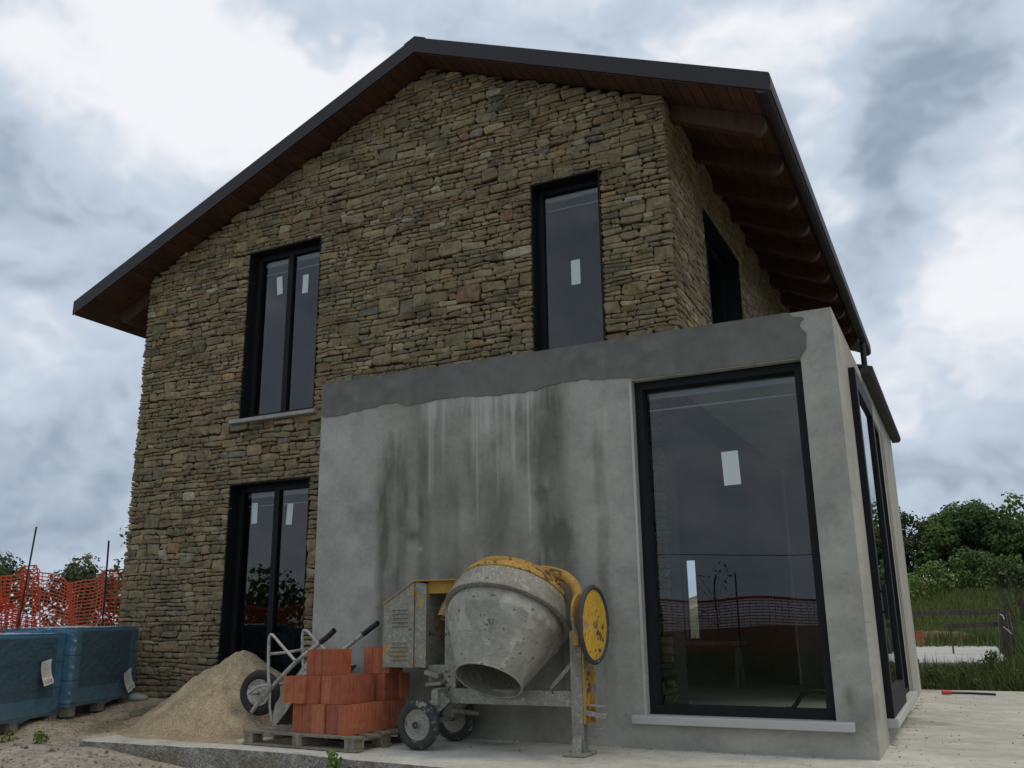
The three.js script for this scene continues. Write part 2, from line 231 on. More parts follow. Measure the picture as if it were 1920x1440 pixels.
{
  // front wall and its stones
  const notchX = -1.66;
  const fw = slabOf([[SL, -0.3], [notchX, -0.3], [notchX, 2.85], [SR - 0.05, 2.85], [SR - 0.05, soffitY(SR) - 0.01], [RX, soffitY(RX) - 0.01], [SL, soffitY(SL) - 0.01]], [W1, W2, DR], 0.34).translate(0, 0, ZS - 0.05 - 0.34);
  const wall = obj('wall', fw, mMortar, house); wall.userData.label = 'gable wall of coursed rubble stone';
  const st = veneer(SL, SR, -0.1, 7.3, [2.531, 2.85, 3.288, 5.42], [W1, W2, DR, [notchX, SR + 1, -1, 2.85]], x => soffitY(x), (x, y) => (x > -4.86 && y < 3.2 && !(x > -2.15 && y < 2.9)) || (x > notchX && y < 2.85), (x, y, d) => [x, y, ZS - 0.05 + d], 11, x => x < SL + 0.2 || x > SR - 0.22);
  // right wall and its stones
  const rw = obj('wall', [slabOf([[0.9, 2.95], [5.9, 2.95], [5.9, -0.2], [-HB, -0.2], [-HB, soffitY(SR) + 0.02], [0.9, soffitY(SR) + 0.02]], [SW], 0.3).applyMatrix4(new THREE.Matrix4().makeBasis(new V3(0, 0, -1), new V3(0, 1, 0), new V3(1, 0, 0))).translate(SR - 0.35, 0, 0)], mMortar, house);
  rw.userData.label = 'side wall of coursed rubble stone under the eaves';
  const st2 = veneer(0.87, -HB, 3.1, 6.05, [5.42], [SW], () => soffitY(SR) - 0.005, () => false, (u, y, d) => [SR - 0.05 + d, y, -u], 23, null);
  const all = [...st.map(s => ({ ...s, w: wall })), ...st2.map(s => ({ ...s, w: rw, size: s.size * 0.3 }))].sort((a, b) => b.size - a.size);
  let n = 0; const rest = new Map([[wall, []], [rw, []]]);
  for (const s of all) { if (n < 300) { n++; obj('stone', s.geo, mStone, s.w); } else rest.get(s.w).push(s.geo); }
  for (const [w, g] of rest) { const o = obj('smaller_stones', g, mStone, w); o.userData.kind = 'stuff'; }
  // left and rear walls, floors inside
  obj('wall', bx(SL, SL + 0.3, -0.3, soffitY(SL) + 0.02, ZS - 0.39, HB), mMortar, house);
  obj('wall', slabOf([[SL + 0.3, -0.3], [SR - 0.35, -0.3], [SR - 0.35, soffitY(SR - 0.35) - 0.01], [RX, soffitY(RX) - 0.01], [SL + 0.3, soffitY(SL + 0.3) - 0.01]], [[-3.93, -3.70, 0.6, 2.0]], 0.3).translate(0, 0, HB), mPlaster, house);
  obj('floor', [bx(SL + 0.3, SR, -0.2, 0.08, HB + 0.3, ZS - 0.39), bx(SR, -0.35, -0.2, 0.08, -5.75, -0.36), bx(notchX, SR, -0.2, 0.078, ZS - 0.39, -0.36)], mScreed, house);
  obj('upper_floor', bx(SL + 0.31, SR - 0.36, 2.98, 3.2, HB + 0.31, ZS - 0.40), mPlaster, house);
  obj('inner_wall', [bx(-5.2, -5.05, 0.08, 2.98, HB + 0.31, ZS - 0.4), bx(-4.3, -4.15, 3.2, 6.9, HB + 0.31, ZS - 0.4)], mPlaster, house);
}
// windows: frame, sashes, panes, paper stickers, pale blind rail inside the head
function windowFront(parent, name, o, zf, n, stickers, opt = {}) {
  const w = part(name, parent), [x0, x1, y0, y1] = o, t = opt.t || 0.04, d = opt.s === 0 ? 0.13 : 0.08;
  obj('frame', [bx(x0, x0 + t, y0, y1, zf - d, zf), bx(x1 - t, x1, y0, y1, zf - d, zf), bx(x0 + t, x1 - t, y1 - t, y1, zf - d, zf), bx(x0 + t, x1 - t, y0, y0 + t, zf - d, zf)], mFrame, w);
  const iw = (x1 - x0 - 2 * t) / n, s = opt.s === undefined ? 0.034 : opt.s;
  for (let k = 0; k < n; k++) {
    const a = x0 + t + k * iw + 0.002, b = a + iw - 0.004, c = y0 + t + 0.002, e = y1 - t - 0.002, zz = s ? zf + 0.012 : zf - 0.06;
    if (s) obj('sash', [bx(a, a + s, c, e, zz - 0.07, zz), bx(b - s, b, c, e, zz - 0.07, zz), bx(a + s, b - s, e - s, e, zz - 0.07, zz), bx(a + s, b - s, c, c + s, zz - 0.07, zz)], mFrame, w);
    obj('pane', bx(a + s - 0.004, b - s + 0.004, c + s - 0.004, e - s + 0.004, zz - 0.037, zz - 0.035), mGlass, w);
    obj('blind_rail', [bx(a + s, b - s, e - s - 0.055, e - s - 0.002, zz - 0.11, zz - 0.08), bx(a + s, b - s, e - s - 0.16, e - s - 0.15, zz - 0.10, zz - 0.085)], mBlind, w);
  }
  for (const [x, y, sw, sh, rot] of stickers) obj('paper_sticker', bx(-sw / 2, sw / 2, -sh / 2, sh / 2, 0, 0.0015).rotateZ(rot).translate(x, y, (s ? zf + 0.012 : zf - 0.06) - 0.0345), mPaper, w);
  return w;
}
const lining = (w, o, z0, z1) => { const [a, b, c, e] = o; obj('reveal_lining', [bx(a, a + 0.012, c, e, z0, z1), bx(b - 0.012, b, c, e, z0, z1), bx(a + 0.012, b - 0.012, e - 0.012, e, z0, z1)], mFrame, w); };
const shrink = (o, e) => [o[0] + e, o[1] - e, o[2], o[3] - e];
{
  let w = windowFront(house, 'window', shrink(W1, 0.012), ZS - 0.14, 2, [[-6.43, 4.98, 0.085, 0.235, 0.1], [-6.03, 4.93, 0.085, 0.235, -0.02]]); lining(w, W1, ZS - 0.33, ZS - 0.004);
  w.userData.label = 'two sash window of the upper floor';
  obj('sill', rb(W1[1] - W1[0] + 0.16, 0.045, 0.33, 0.006).translate((W1[0] + W1[1]) / 2 - 0.02, W1[2] - 0.02, ZS - 0.1), mConc, w);
  w = windowFront(house, 'window', shrink(W2, 0.012), ZS - 0.16, 1, [[-2.52, 4.42, 0.10, 0.27, 0.0]], { s: 0.022 }); lining(w, W2, ZS - 0.33, ZS - 0.004);
  w.userData.label = 'tall single pane window above the annex';
  w = windowFront(house, 'glazed_door', shrink(DR, 0.012), ZS - 0.16, 2, [[-6.66, 2.2, 0.085, 0.24, 0.02], [-6.14, 2.16, 0.085, 0.24, -0.05]].map(s => [s[0] + 0.03, s[1], s[2], s[3], s[4]])); lining(w, DR, ZS - 0.33, ZS - 0.004);
  // side window under the eaves
  w = part('window', house); w.userData.label = 'dark side window under the eaves';
  const X = SR - 0.2, [a, b, c, e] = SW;
  obj('frame', [bx(X - 0.08, X, c, e, -a, -a - 0.06), bx(X - 0.08, X, c, e, -b, -b + 0.06), bx(X - 0.08, X, e - 0.06, e, -a - 0.06, -b + 0.06), bx(X - 0.08, X, c, c + 0.06, -a - 0.06, -b + 0.06), bx(X - 0.08, X, c + 0.06, e - 0.06, -3.0, -3.1)], mFrame, w);
  obj('pane', bx(X - 0.042, X - 0.04, c + 0.06, e - 0.06, -a - 0.06, -3.0), mGlass, w); obj('pane', bx(X - 0.042, X - 0.04, c + 0.06, e - 0.06, -3.1, -b + 0.06), mGlass, w);
  obj('reveal_lining', [bx(X, SR - 0.004, c, e, -a, -a - 0.012), bx(X, SR - 0.004, c, e, -b + 0.012, -b), bx(X, SR - 0.004, e - 0.012, e, -a - 0.012, -b + 0.012)], mFrame, w);
  w = part('window', house); w.userData.label = 'slit window in the rear wall';
  obj('frame', [bx(-3.93, -3.91, 0.6, 2, HB + 0.1, HB + 0.15), bx(-3.72, -3.70, 0.6, 2, HB + 0.1, HB + 0.15), bx(-3.91, -3.72, 1.98, 2, HB + 0.1, HB + 0.15)], mFrame, w);
}
// roof: covering, barge boards, soffit planks, rafter tails, gutter and downpipe
{
  const roof = part('roof', house); roof.userData.label = 'dark sheet metal gable roof with brown timber soffit';
  const slope = (x0, x1, t0, t1, z0, z1) => slabOf([[x0, roofY(x0) - t0], [x1, roofY(x1) - t0], [x1, roofY(x1) - t1], [x0, roofY(x0) - t1]], [], z1 - z0).translate(0, 0, z0);
  obj('roof_covering', [slope(RX, XR, 0, 0.15, ZB, ZF - 0.02), slope(XL, RX, 0, 0.15, ZB, ZF - 0.02)], mRoofMetal, roof);
  obj('barge_board', slope(RX, XR, -0.008, 0.18, ZF - 0.018, ZF), mRoofMetal, roof); obj('barge_board', slope(XL, RX, -0.008, 0.18, ZF - 0.018, ZF), mRoofMetal, roof);
  obj('ridge_cap', slabOf([[RX - 0.14, roofY(RX - 0.14) + 0.004], [RX, RY + 0.004], [RX + 0.14, roofY(RX + 0.14) + 0.004], [RX + 0.14, roofY(RX + 0.14) + 0.022], [RX, RY + 0.024], [RX - 0.14, roofY(RX - 0.14) + 0.022]], [], ZF - ZB).translate(0, 0, ZB), mRoofMetal, roof);
  const pl = (x0, x1) => { const n = Math.round(Math.abs(x1 - x0) / 0.125), mats = [mSoffit, mSoffit.clone(), mSoffit.clone()]; mats[1].color = lin(0.105, 0.043, 0.024); mats[2].color = lin(0.14, 0.06, 0.033); for (let k = 0; k < n; k++) { const a = mix(x0, x1, k / n) + 0.003, b = mix(x0, x1, (k + 1) / n) - 0.003, q = rr(0.188, 0.193); obj('soffit_plank', slope(a, b, 0.152, q, ZB + 0.03, ZF - 0.02), mats[Math.floor(rr(0, 3))], roof); } };
  pl(RX, XR - 0.03); pl(XL + 0.02, RX);
  for (let k = 0; k < 10; k++) for (const s of [1, -1]) {
    const z = -1.02 - 0.885 * k, xa = s > 0 ? SR - 0.3 : SL + 0.3, xe = s > 0 ? XR - 0.14 : XL + 0.33, y = x => roofY(x) - 0.196, P = [[xa, y(xa)], [xe, y(xe)]];
    for (let i = 0; i <= 5; i++) { const t = i / 5 * Math.PI / 2; P.push([xe - s * 0.12 * (1 - Math.cos(t)), y(xe) - 0.05 - 0.11 * Math.sin(t)]); }
    P.push([xa, y(xa) - 0.17]);
    obj('rafter', slabOf(P, [], 0.11).translate(0, 0, z - 0.055), mRafter, roof);
  }
  // half round gutter on the right eave
  const gs = new THREE.Shape(), gx = XR + 0.004; gs.moveTo(gx - 0.15, roofY(XR) - 0.10); for (let i = 0; i <= 8; i++) { const t = Math.PI + i / 8 * Math.PI; gs.lineTo(gx - 0.075 + 0.075 * Math.cos(t), roofY(XR) - 0.10 + 0.085 * Math.sin(t)); } gs.lineTo(gx, roofY(XR) - 0.0); gs.lineTo(gx - 0.15, roofY(XR) - 0.0);
  obj('gutter', new THREE.ExtrudeGeometry(gs, { depth: ZF - ZB - 0.01, bevelEnabled: false }).translate(0, 0, ZB - 0.005 + 0.004), mRoofMetal, roof);
  obj('downpipe', tube([[XR - 0.075, roofY(XR) - 0.16, -9.2], [XR - 0.075, 4.3, -9.2], [XR - 0.075, 3.6, -9.2], [XR - 0.02, 3.35, -9.2], [XR - 0.02, 0.0, -9.2]], 0.05, 60, 10), mRoofMetal, roof);
}

// ---------------------------------------------------------------- concrete annex
const annex = thing('concrete_annex', 'flat topped grey concrete annex with large picture window', 'building');
const AWIN = [-1.655, -0.262, 0.242, 2.915], ADOOR = [0.88, 3.67, 0.19, 3.0], AB = -6.1;
{
  const f = prep(slabOf([[-AW, -0.05], [0, -0.05], [0, AH], [-AW, AH]], [AWIN], 0.36).translate(0, 0, -0.36)), p = f.attributes.position, u = f.attributes.uv;
  for (let i = 0; i < p.count; i++) u.setXY(i, (p.getX(i) + AW) / AW, p.getY(i) / AH);
  const wall = obj('wall', f, mFront, annex, true); wall.userData.label = 'streaked grey rendered front wall';
  const toSide = g => g.applyMatrix4(new THREE.Matrix4().makeBasis(new V3(0, 0, -1), new V3(0, 1, 0), new V3(1, 0, 0)));
  obj('wall', toSide(slabOf([[0.36, -0.05], [-AB, -0.05], [-AB, AH], [0.36, AH]], [ADOOR], 0.3)).translate(-0.3, 0, 0), mConcPale, annex);
  obj('wall', [bx(SR + 0.01, -0.3, -0.05, AH, AB, AB + 0.3)], mConc, annex);
  obj('wall', [bx(-AW, -AW + 0.3, -0.05, AH, -0.36, ZS - 0.02)], mConc, annex);
  obj('roof_slab', [bx(-AW + 0.3, -0.3, 2.96, 3.2, -0.36, ZS - 0.02), bx(SR + 0.01, -0.3, 2.96, 3.2, ZS - 0.02, AB + 0.3)], mConc, annex);
  // newer mortar band along the top, laid over the render with a ragged lower edge
  const low = [[-AW - 0.006, 2.98], [-4.9, 2.955], [-4.68, 2.955], [-4.5, 2.975], [-4.3, 3.0], [-4.02, 3.015], [-3.95, 2.985], [-3.87, 2.955], [-3.8, 2.97], [-3.45, 2.98], [-3.2, 2.965], [-2.95, 2.95], [-2.62, 2.94], [-2.5, 2.955], [-2.36, 2.975], [-2.16, 2.99], [-1.9, 2.965], [-1.66, 2.945], [-1.64, 2.925], [-0.27, 2.925], [-0.22, 2.97], [-0.205, 3.06], [-0.2, 3.11], [-0.25, 3.19], [-0.21, 3.235], [-0.29, 3.27], [-0.33, AH + 0.006]];
  const P = []; for (let i = 0; i < low.length - 1; i++) { const [a, b] = [low[i], low[i + 1]], n = Math.max(1, Math.round(Math.hypot(a[0] - b[0], a[1] - b[1]) / 0.022)); for (let k = 0; k < n; k++) { const t = k / n, x = mix(a[0], b[0], t), y = mix(a[1], b[1], t), j = x > -1.66 && x < -0.3 ? 0.002 : 0.022; P.push([x + (n2(x * 40, y * 40, 3) - 0.5) * j * 0.6, y + (fbm(x * 13, y * 13, 4, 6) - 0.5) * j * 2]); } }
  P.push([-0.33, AH + 0.006], [-AW - 0.006, AH + 0.006]);
  obj('mortar_band', slabOf(P, [], 0.008).translate(0, 0, 0.0005), mBand, annex).userData.label = 'darker mortar band with ragged lower edge';
  // picture window
  const zf = -0.075, o = AWIN, w = windowFront(annex, 'picture_window', [o[0] + 0.001, o[1] - 0.001, o[2], o[3] - 0.001], zf, 1, [[-0.905, 2.13, 0.135, 0.275, 0.03]], { t: 0.068, s: 0 });
  w.userData.label = 'large single pane window in black frame';
  obj('sill', rb(1.62, 0.06, 0.2, 0.006).translate((o[0] + o[1]) / 2 + 0.01, o[2] - 0.031, -0.02), mSill, w);
  obj('bead_and_lit_edge', [bx(o[0] - 0.022, o[0] - 0.001, o[2], o[3] - 0.02, -0.01, 0.006)], mSill, w);  // light caught by the left reveal, put in as a paler strip
  // sliding door on the right wall: fixed glazed leaf, open bay behind it
  const s = part('sliding_door', annex); s.userData.label = 'black framed sliding glass door standing half open';
  const [a, b, c, e] = ADOOR;
  obj('frame', [bx(-0.12, 0.012, c, e, -a, -a - 0.07), bx(-0.12, 0.012, c, e, -b + 0.07, -b), bx(-0.12, 0.012, e - 0.07, e, -a - 0.07, -b + 0.07), bx(-0.12, 0.004, c, c + 0.04, -a - 0.07, -b + 0.07)], mFrame, s);
  obj('door_leaf', [bx(0.004, 0.055, c + 0.0, e + 0.02, -a + 0.02, -a - 0.09), bx(0.004, 0.055, c, e + 0.02, -2.28, -2.4), bx(0.004, 0.055, e - 0.14, e + 0.02, -a - 0.09, -2.28), bx(0.004, 0.055, c, c + 0.2, -a - 0.09, -2.28)], mFrame, s);
  obj('pane', bx(0.026, 0.028, c + 0.2, e - 0.14, -a - 0.09, -2.28), mGlass, s);
  obj('handle', [rb(0.03, 0.27, 0.045, 0.006).translate(0.085, 1.07, -a - 0.0), bx(0.05, 0.075, 0.98, 1.0, -a - 0.01, -a + 0.01), bx(0.05, 0.075, 1.14, 1.16, -a - 0.01, -a + 0.01)], mFrame, s);
  obj('sill', rb(0.42, 0.07, 2.84, 0.006).translate(-0.13, c - 0.037, -(a + b) / 2), mSill, s);
  obj('bead_and_lit_edge', [bx(0.0, 0.012, 0.02, AH - 0.25, -4.02, -4.045), bx(0.0, 0.01, 0.02, AH - 0.25, -4.3, -4.32)], mConcPale, annex);
  // low gutter on the annex roof edge
  const g = new THREE.Shape(); g.moveTo(-0.02, 0.0); g.lineTo(-0.02, -0.06); g.lineTo(0.07, -0.06); g.lineTo(0.095, -0.03); g.lineTo(0.095, 0.01); g.lineTo(0.05, 0.02);
  obj('gutter', new THREE.ExtrudeGeometry(g, { depth: 4.15, bevelEnabled: false }).translate(0.022, 3.345, -6.35), mRoofMetal, annex);
  obj('roof_covering', slabOf([[-1.38, 3.7], [0.06, 3.375], [0.06, 3.352], [-1.38, 3.67]], [], 4.1).translate(0, 0, -6.3), mRoofMetal, annex);
}

// ---------------------------------------------------------------- ground and slabs
const sstep = (a, b, x) => ss(a, b, x);
function groundH(x, z) {
  const left = sstep(-6.3, -6.52, x);
  let h = -0.22;
  // yard beside the house, level with the slab, sinking towards the lower track in front
  const yard = mix(0.14, -0.005, sstep(-0.7, 0.9, z)) + 0.085 * sstep(-6.7, -7.4, x) * sstep(0, 1, z) - 0.2 * sstep(1.55, 2.3, z) - 0.12 * sstep(1.9, 3.2, z);
  h = mix(h, yard, left);
  const front = -0.17 + 0.13 * sstep(-4.6, -6.3, x) * sstep(3.2, 1.6, z) - 0.36 * sstep(1.6, 5.5, z);
  h = mix(h, front, sstep(1.0, 1.35, z) * (1 - left * 0.6));
  h = mix(h, 0.3, sstep(8.2, 10.4, z));
  // land falls away on the left, meadow rises behind on the right
  h -= 2.6 * sstep(-12.5, -26, x) + 30 * sstep(-40, -260, x);
  const back = sstep(-6.6, -8.5, z) * sstep(-7, -3, x);
  h = mix(h, -0.14, back);
  h += 2.8 * sstep(-27, -56, z) * sstep(-30, -12, x) - 14 * sstep(-75, -220, z);
  h += 0.035 * (fbm(x * 1.1, z * 1.1, 3, 5) - 0.5) + 0.03 * (fbm(x * 5, z * 5, 3, 15) - 0.5) * sstep(20, 8, Math.abs(x) + Math.abs(z));
  if (z > 3) h -= 6 * sstep(60, 220, z);
  return h;
}
const tDirt = tex(1024, 1024, (x, y) => { const a = pf(x, y, 8, 6, 2), b = pf(x, y, 80, 2, 21), c = ss(0.66, 0.74, pf(x, y, 44, 3, 35)); const v = 0.72 + 0.5 * (a - 0.5) + 0.4 * (b - 0.5); return mix3([v, v * 0.985, v * 0.96], [0.95, 0.94, 0.9], c * 0.6); });
const tDirtB = grey(512, 512, (x, y) => 0.55 * pf(x, y, 12, 6, 4) + 0.45 * ss(0.5, 0.75, pf(x, y, 36, 3, 28)));
const mGround = std({ vertexColors: true, map: rep(tDirt, 1.7), bumpMap: rep(tDirtB, 0.9), bumpScale: 0.03, roughness: 1 });
{
  const axis = (list) => { const o = []; for (const [a, b, n] of list) for (let i = 0; i < n; i++) o.push(a + (b - a) * i / n); o.push(list[list.length - 1][1]); return o; };
  const xs = axis([[-320, -60, 14], [-60, -14, 20], [-14, -4, 84], [-4, 4, 40], [4, 30, 26], [30, 320, 14]]), zs = axis([[-330, -70, 14], [-70, -8, 46], [-8, -2, 30], [-2, 4, 60], [4, 12, 26], [12, 60, 16], [60, 320, 8]]);
  const pos = [], col = [], idx = [], nx = xs.length;
  for (const z of zs) for (const x of xs) {
    pos.push(x, groundH(x, z), z);
    const n = fbm(x * 0.9, z * 0.9, 4, 77), m = fbm(x * 2.7, z * 2.7, 3, 19);
    const dirt = mix3([0.60, 0.50, 0.35], [0.44, 0.37, 0.26], ss(0.4, 0.65, m)), gravel = mix3([0.38, 0.355, 0.30], [0.54, 0.50, 0.42], m), grass = mix3([0.075, 0.10, 0.032], [0.12, 0.125, 0.05], n);
    let c = mix3(dirt, gravel, sstep(0.8, 1.5, z + (n - 0.5) * 0.9));
    const g = Math.max(sstep(-12, -14.5, x + (n - 0.5) * 2), sstep(-6.4, -7.2, z) * sstep(-13, -11, x), sstep(7.5, 9, z + (n - 0.5)), sstep(7, 9, x), 0.8 * ss(0.6, 0.7, n) * sstep(-6.4, -7, x));
    c = mix3(c, grass, clamp(g)); col.push(...c);
  }
  for (let j = 0; j < zs.length - 1; j++) for (let i = 0; i < nx - 1; i++) { const a = j * nx + i; idx.push(a, a + nx, a + 1, a + 1, a + nx, a + nx + 1); }
  const g = new THREE.BufferGeometry(); g.setAttribute('position', new THREE.Float32BufferAttribute(pos, 3)); g.setAttribute('color', new THREE.Float32BufferAttribute(col, 3)); g.setIndex(idx); g.computeVertexNormals();
  const m = obj('ground', g, mGround); m.userData.kind = 'structure'; m.userData.label = 'sandy yard, grey track and grassy land around the house';
}
const tSlab = tex(1400, 1400, (x, y) => { const a = pf(x, y, 4, 6, 51), b = pf(x, y, 26, 4, 52), c = pf(x, y, 120, 2, 53), st = pf(x, y, 5, 6, 57), sw = pf(x, y * 3, 8, 4, 91), dk = ss(0.56, 0.7, st); let v = 0.5 * (1 + 0.5 * (a - 0.5) + 0.4 * (b - 0.5) + 0.2 * (c - 0.5) + 0.2 * (sw - 0.5)) * (1 - 0.3 * dk); const spk = ss(0.8, 0.86, pf(x, y, 60, 3, 99)); v *= 1 - 0.35 * spk; return [v, v * 0.975, v * 0.84]; });
const mSlab = std({ map: tSlab, bumpMap: rep(tConcB, 1.1), bumpScale: 0.006, roughness: 0.95 }); tSlab.repeat.set(1 / 4.1, 1 / 4.1);
const mKerb = std({ map: rep(tex(512, 512, (x, y) => { const a = pf(x, y, 6, 6, 301), b = pf(x, y, 40, 3, 302), k = ss(0.45, 0.6, pf(x, y, 5, 5, 310)), v = 0.34 * (1 + 0.7 * (a - 0.5) + 0.6 * (b - 0.5)); return mix3([v, v * 0.96, v * 0.85], [0.27, 0.225, 0.155], k * 0.8); }), 1.0), bumpMap: rep(tDirtB, 0.35), bumpScale: 0.035, roughness: 1 });  // dirt patches over concrete painted darker than the top to include side shading
{
  const P = []; const edge = (x0, z0, x1, z1, j) => { const n = Math.max(2, Math.round(Math.hypot(x1 - x0, z1 - z0) / 0.05)); for (let k = 0; k < n; k++) { const t = k / n, x = mix(x0, x1, t), z = mix(z0, z1, t); P.push([x, -(z + (fbm(x * 3.3, z * 3.3, 4, 8) - 0.5) * j)]); } };
  edge(-6.42, 1.2, -4.5, 1.14, 0.09); edge(-4.5, 1.14, -2.5, 1.33, 0.06); edge(-2.5, 1.33, 7, 1.9, 0.05); edge(7, 1.9, 7, -6.45, 0.01); edge(7, -6.45, -1.3, -6.62, 0.012); edge(-1.3, -6.62, -1.3, -0.7, 0.0); P.push([-6.4, 0.7]);
  const s = new THREE.Shape(P.map(p => new V2(p[0], p[1]))), g = new THREE.ExtrudeGeometry(s, { depth: 0.24, bevelEnabled: true, bevelSize: 0.012, bevelThickness: 0.012, bevelSegments: 1 }).rotateX(-Math.PI / 2).translate(0, -0.252, 0);
  const q = prep(g), cap = [], sides = [], pp = q.attributes.position, nn = q.attributes.normal; for (let i = 0; i < pp.count; i += 3) { const up = (nn.getY(i) + nn.getY(i + 1) + nn.getY(i + 2)) / 3 > 0.4, dst = up ? cap : sides; for (let k = 0; k < 3; k++) dst.push(pp.getX(i + k), pp.getY(i + k), pp.getZ(i + k)); }
  const mk = a => { const b = new THREE.BufferGeometry(); b.setAttribute('position', new THREE.Float32BufferAttribute(a, 3)); b.computeVertexNormals(); return b; };
  const m = obj('concrete_pavement', mk(cap), mSlab); obj('slab_edge', mk(sides), mKerb, m).userData.label = 'rough dirty edge of the slab with shading painted into its tone'; m.userData.kind = 'structure'; m.userData.label = 'pale dusty concrete slab along the annex';
}
// ---------------------------------------------------------------- sand pile
const mSand = std({ color: lin(0.55, 0.44, 0.285), map: rep(tDirt, 0.9), bumpMap: rep(tDirtB, 0.3), bumpScale: 0.012, roughness: 1 });
{
  const cx = -5.82, cz = -0.06, Rm = 1.12, pos = [], idx = [], NA = 120, NR = 60;
  for (let j = 0; j <= NR; j++) for (let i = 0; i < NA; i++) {
    const a = i / NA * Math.PI * 2, t = j / NR * 1.12, rad = Rm * (1 + 0.2 * (fbm(Math.cos(a) * 1.6 + 4, Math.sin(a) * 1.6, 3, 2) - 0.5)) * (Math.cos(a) < 0 ? 0.94 : 0.9), x = cx + Math.cos(a) * rad * t, z = Math.max(-0.78, cz + Math.sin(a) * rad * t * 0.92);
    let h = 0.70 * Math.pow(Math.max(0, 1 - Math.sqrt(t * t + 0.012) + 0.0), 0.95) * (1 + 0.06 * (1 - t)); h += 0.03 * Math.max(0, 1.12 - t) * ss(0.3, 0.75, fbm(x * 3, z * 3, 4, 33) + 0.9 - t * 0.55) - 0.004 * ss(1.0, 1.12, t); h += (fbm(x * 5, z * 5, 4, 3) - 0.5) * 0.11 * Math.sin(Math.PI * Math.min(1, t * 1.0)) + (fbm(x * 16, z * 16, 3, 13) - 0.5) * 0.045 * Math.max(0, 1 - t * t);
    pos.push(x, Math.max(0, groundH(x, z) * sstep(-6.3, -6.9, x)) + h + 0.004 - (j === NR ? 0.05 : 0), z);
  }
  for (let j = 0; j < NR; j++) for (let i = 0; i < NA; i++) { const n = (i + 1) % NA, a = j * NA + i, b = j * NA + n; idx.push(a, b, a + NA, b, b + NA, a + NA); }
  const g = new THREE.BufferGeometry(); g.setAttribute('position', new THREE.Float32BufferAttribute(pos, 3)); g.setIndex(idx); g.computeVertexNormals();
  tag(obj('sand_pile', g, mSand), 'heap of pale brown building sand before the glazed door', 'sand pile');
}
{
  // thin drifts of sand trodden over the slab
  const pos = [], idx = [], NX = 90, NZ = 56; for (let j = 0; j <= NZ; j++) for (let i = 0; i <= NX; i++) { const x = -6.35 + 2.5 * i / NX, z = -0.2 + 1.3 * j / NZ, e = Math.min(1, 4 * Math.min(i / NX, 1 - i / NX, 1 - j / NZ)); pos.push(x, -0.004 + 0.013 * ss(0.36, 0.6, fbm(x * 2.6, z * 4, 4, 71) * 0.7 + 0.3 * fbm(x * 14, z * 14, 3, 72) + 0.12 * ss(-4.6, -5.6, x)) * e, z); }
  for (let j = 0; j < NZ; j++) for (let i = 0; i < NX; i++) { const a = j * (NX + 1) + i; idx.push(a, a + NX + 1, a + 1, a + 1, a + NX + 1, a + NX + 2); }
  const g = new THREE.BufferGeometry(); g.setAttribute('position', new THREE.Float32BufferAttribute(pos, 3)); g.setIndex(idx); g.computeVertexNormals(); const m = obj('spilled_sand', g, mSand); m.userData.kind = 'stuff'; m.userData.label = 'thin drifts of spilled sand on the slab';
}
// ---------------------------------------------------------------- concrete mixer
function splash(cover, rust, base) {   // paint under dried cement, with rust spots
  return tex(512, 512, (x, y) => {
    const a = pf(x, y, 5, 6, 101), b = pf(x, y, 28, 3, 102), c = pf(x, y, 70, 2, 103), q = a * 0.7 + b * 0.3, k = ss(cover + 0.06, cover - 0.05, q);
    const v = 1 + 0.4 * (b - 0.5) + 0.3 * (c - 0.5); let col = mix3([base[0] * v, base[1] * v, base[2] * v], [0.255 * v, 0.25 * v, 0.205 * v], k);
    const r = ss(rust, rust + 0.05, (0.6 * pf(x, y, 22, 4, 140) + 0.4 * pf(x, y, 4, 3, 141))); col = mix3(col, [0.085, 0.035, 0.018], r * 0.9); return mix3(col, [0.42, 0.42, 0.38], ss(0.66, 0.74, c) * k * 0.6);
  });
}
const YEL = [0.40, 0.235, 0.045];
const spl = (cover, rust, base = YEL, m = 0.9) => std({ map: rep(splash(cover, rust, base), m), bumpMap: rep(tDirtB, 0.5), bumpScale: 0.004, roughness: 0.72 });
const mYellow = spl(0.42, 0.66), mHousing = spl(0.67, 0.70, [0.40, 0.26, 0.07]), mCement = spl(0.66, 0.75), mGirt = spl(0.60, 0.72, [0.2, 0.19, 0.16]), mDome = spl(0.36, 0.56);
const mDrum = std({ map: rep(tex(512, 512, (x, y) => { const a = pf(x, y, 5, 6, 201), b = pf(x, y, 34, 3, 202); let v = 0.29 * (1 + 0.75 * (a - 0.5) + 0.3 * (b - 0.5)); const k = ss(0.75, 0.8, pf(x, y, 26, 4, 231)); v *= 1 - 0.7 * k; v *= 1 + 0.3 * ss(0.55, 0.7, pf(x, y * 0.4, 12, 4, 260)); return [v, v * 0.98, v * 0.84]; }), 0.9), bumpMap: rep(tDirtB, 0.5), bumpScale: 0.004, roughness: 0.8 });
const mRubber = std({ color: lin(0.035, 0.036, 0.036), map: rep(tDust, 0.4), bumpMap: rep(tDirtB, 0.3), bumpScale: 0.003, roughness: 0.85 });
const mDustyRubber = std({ map: rep(splash(0.44, 0.95, [0.04, 0.04, 0.04]), 0.5), roughness: 0.9 });
const mDark = std({ color: lin(0.02, 0.02, 0.02), roughness: 0.6 });
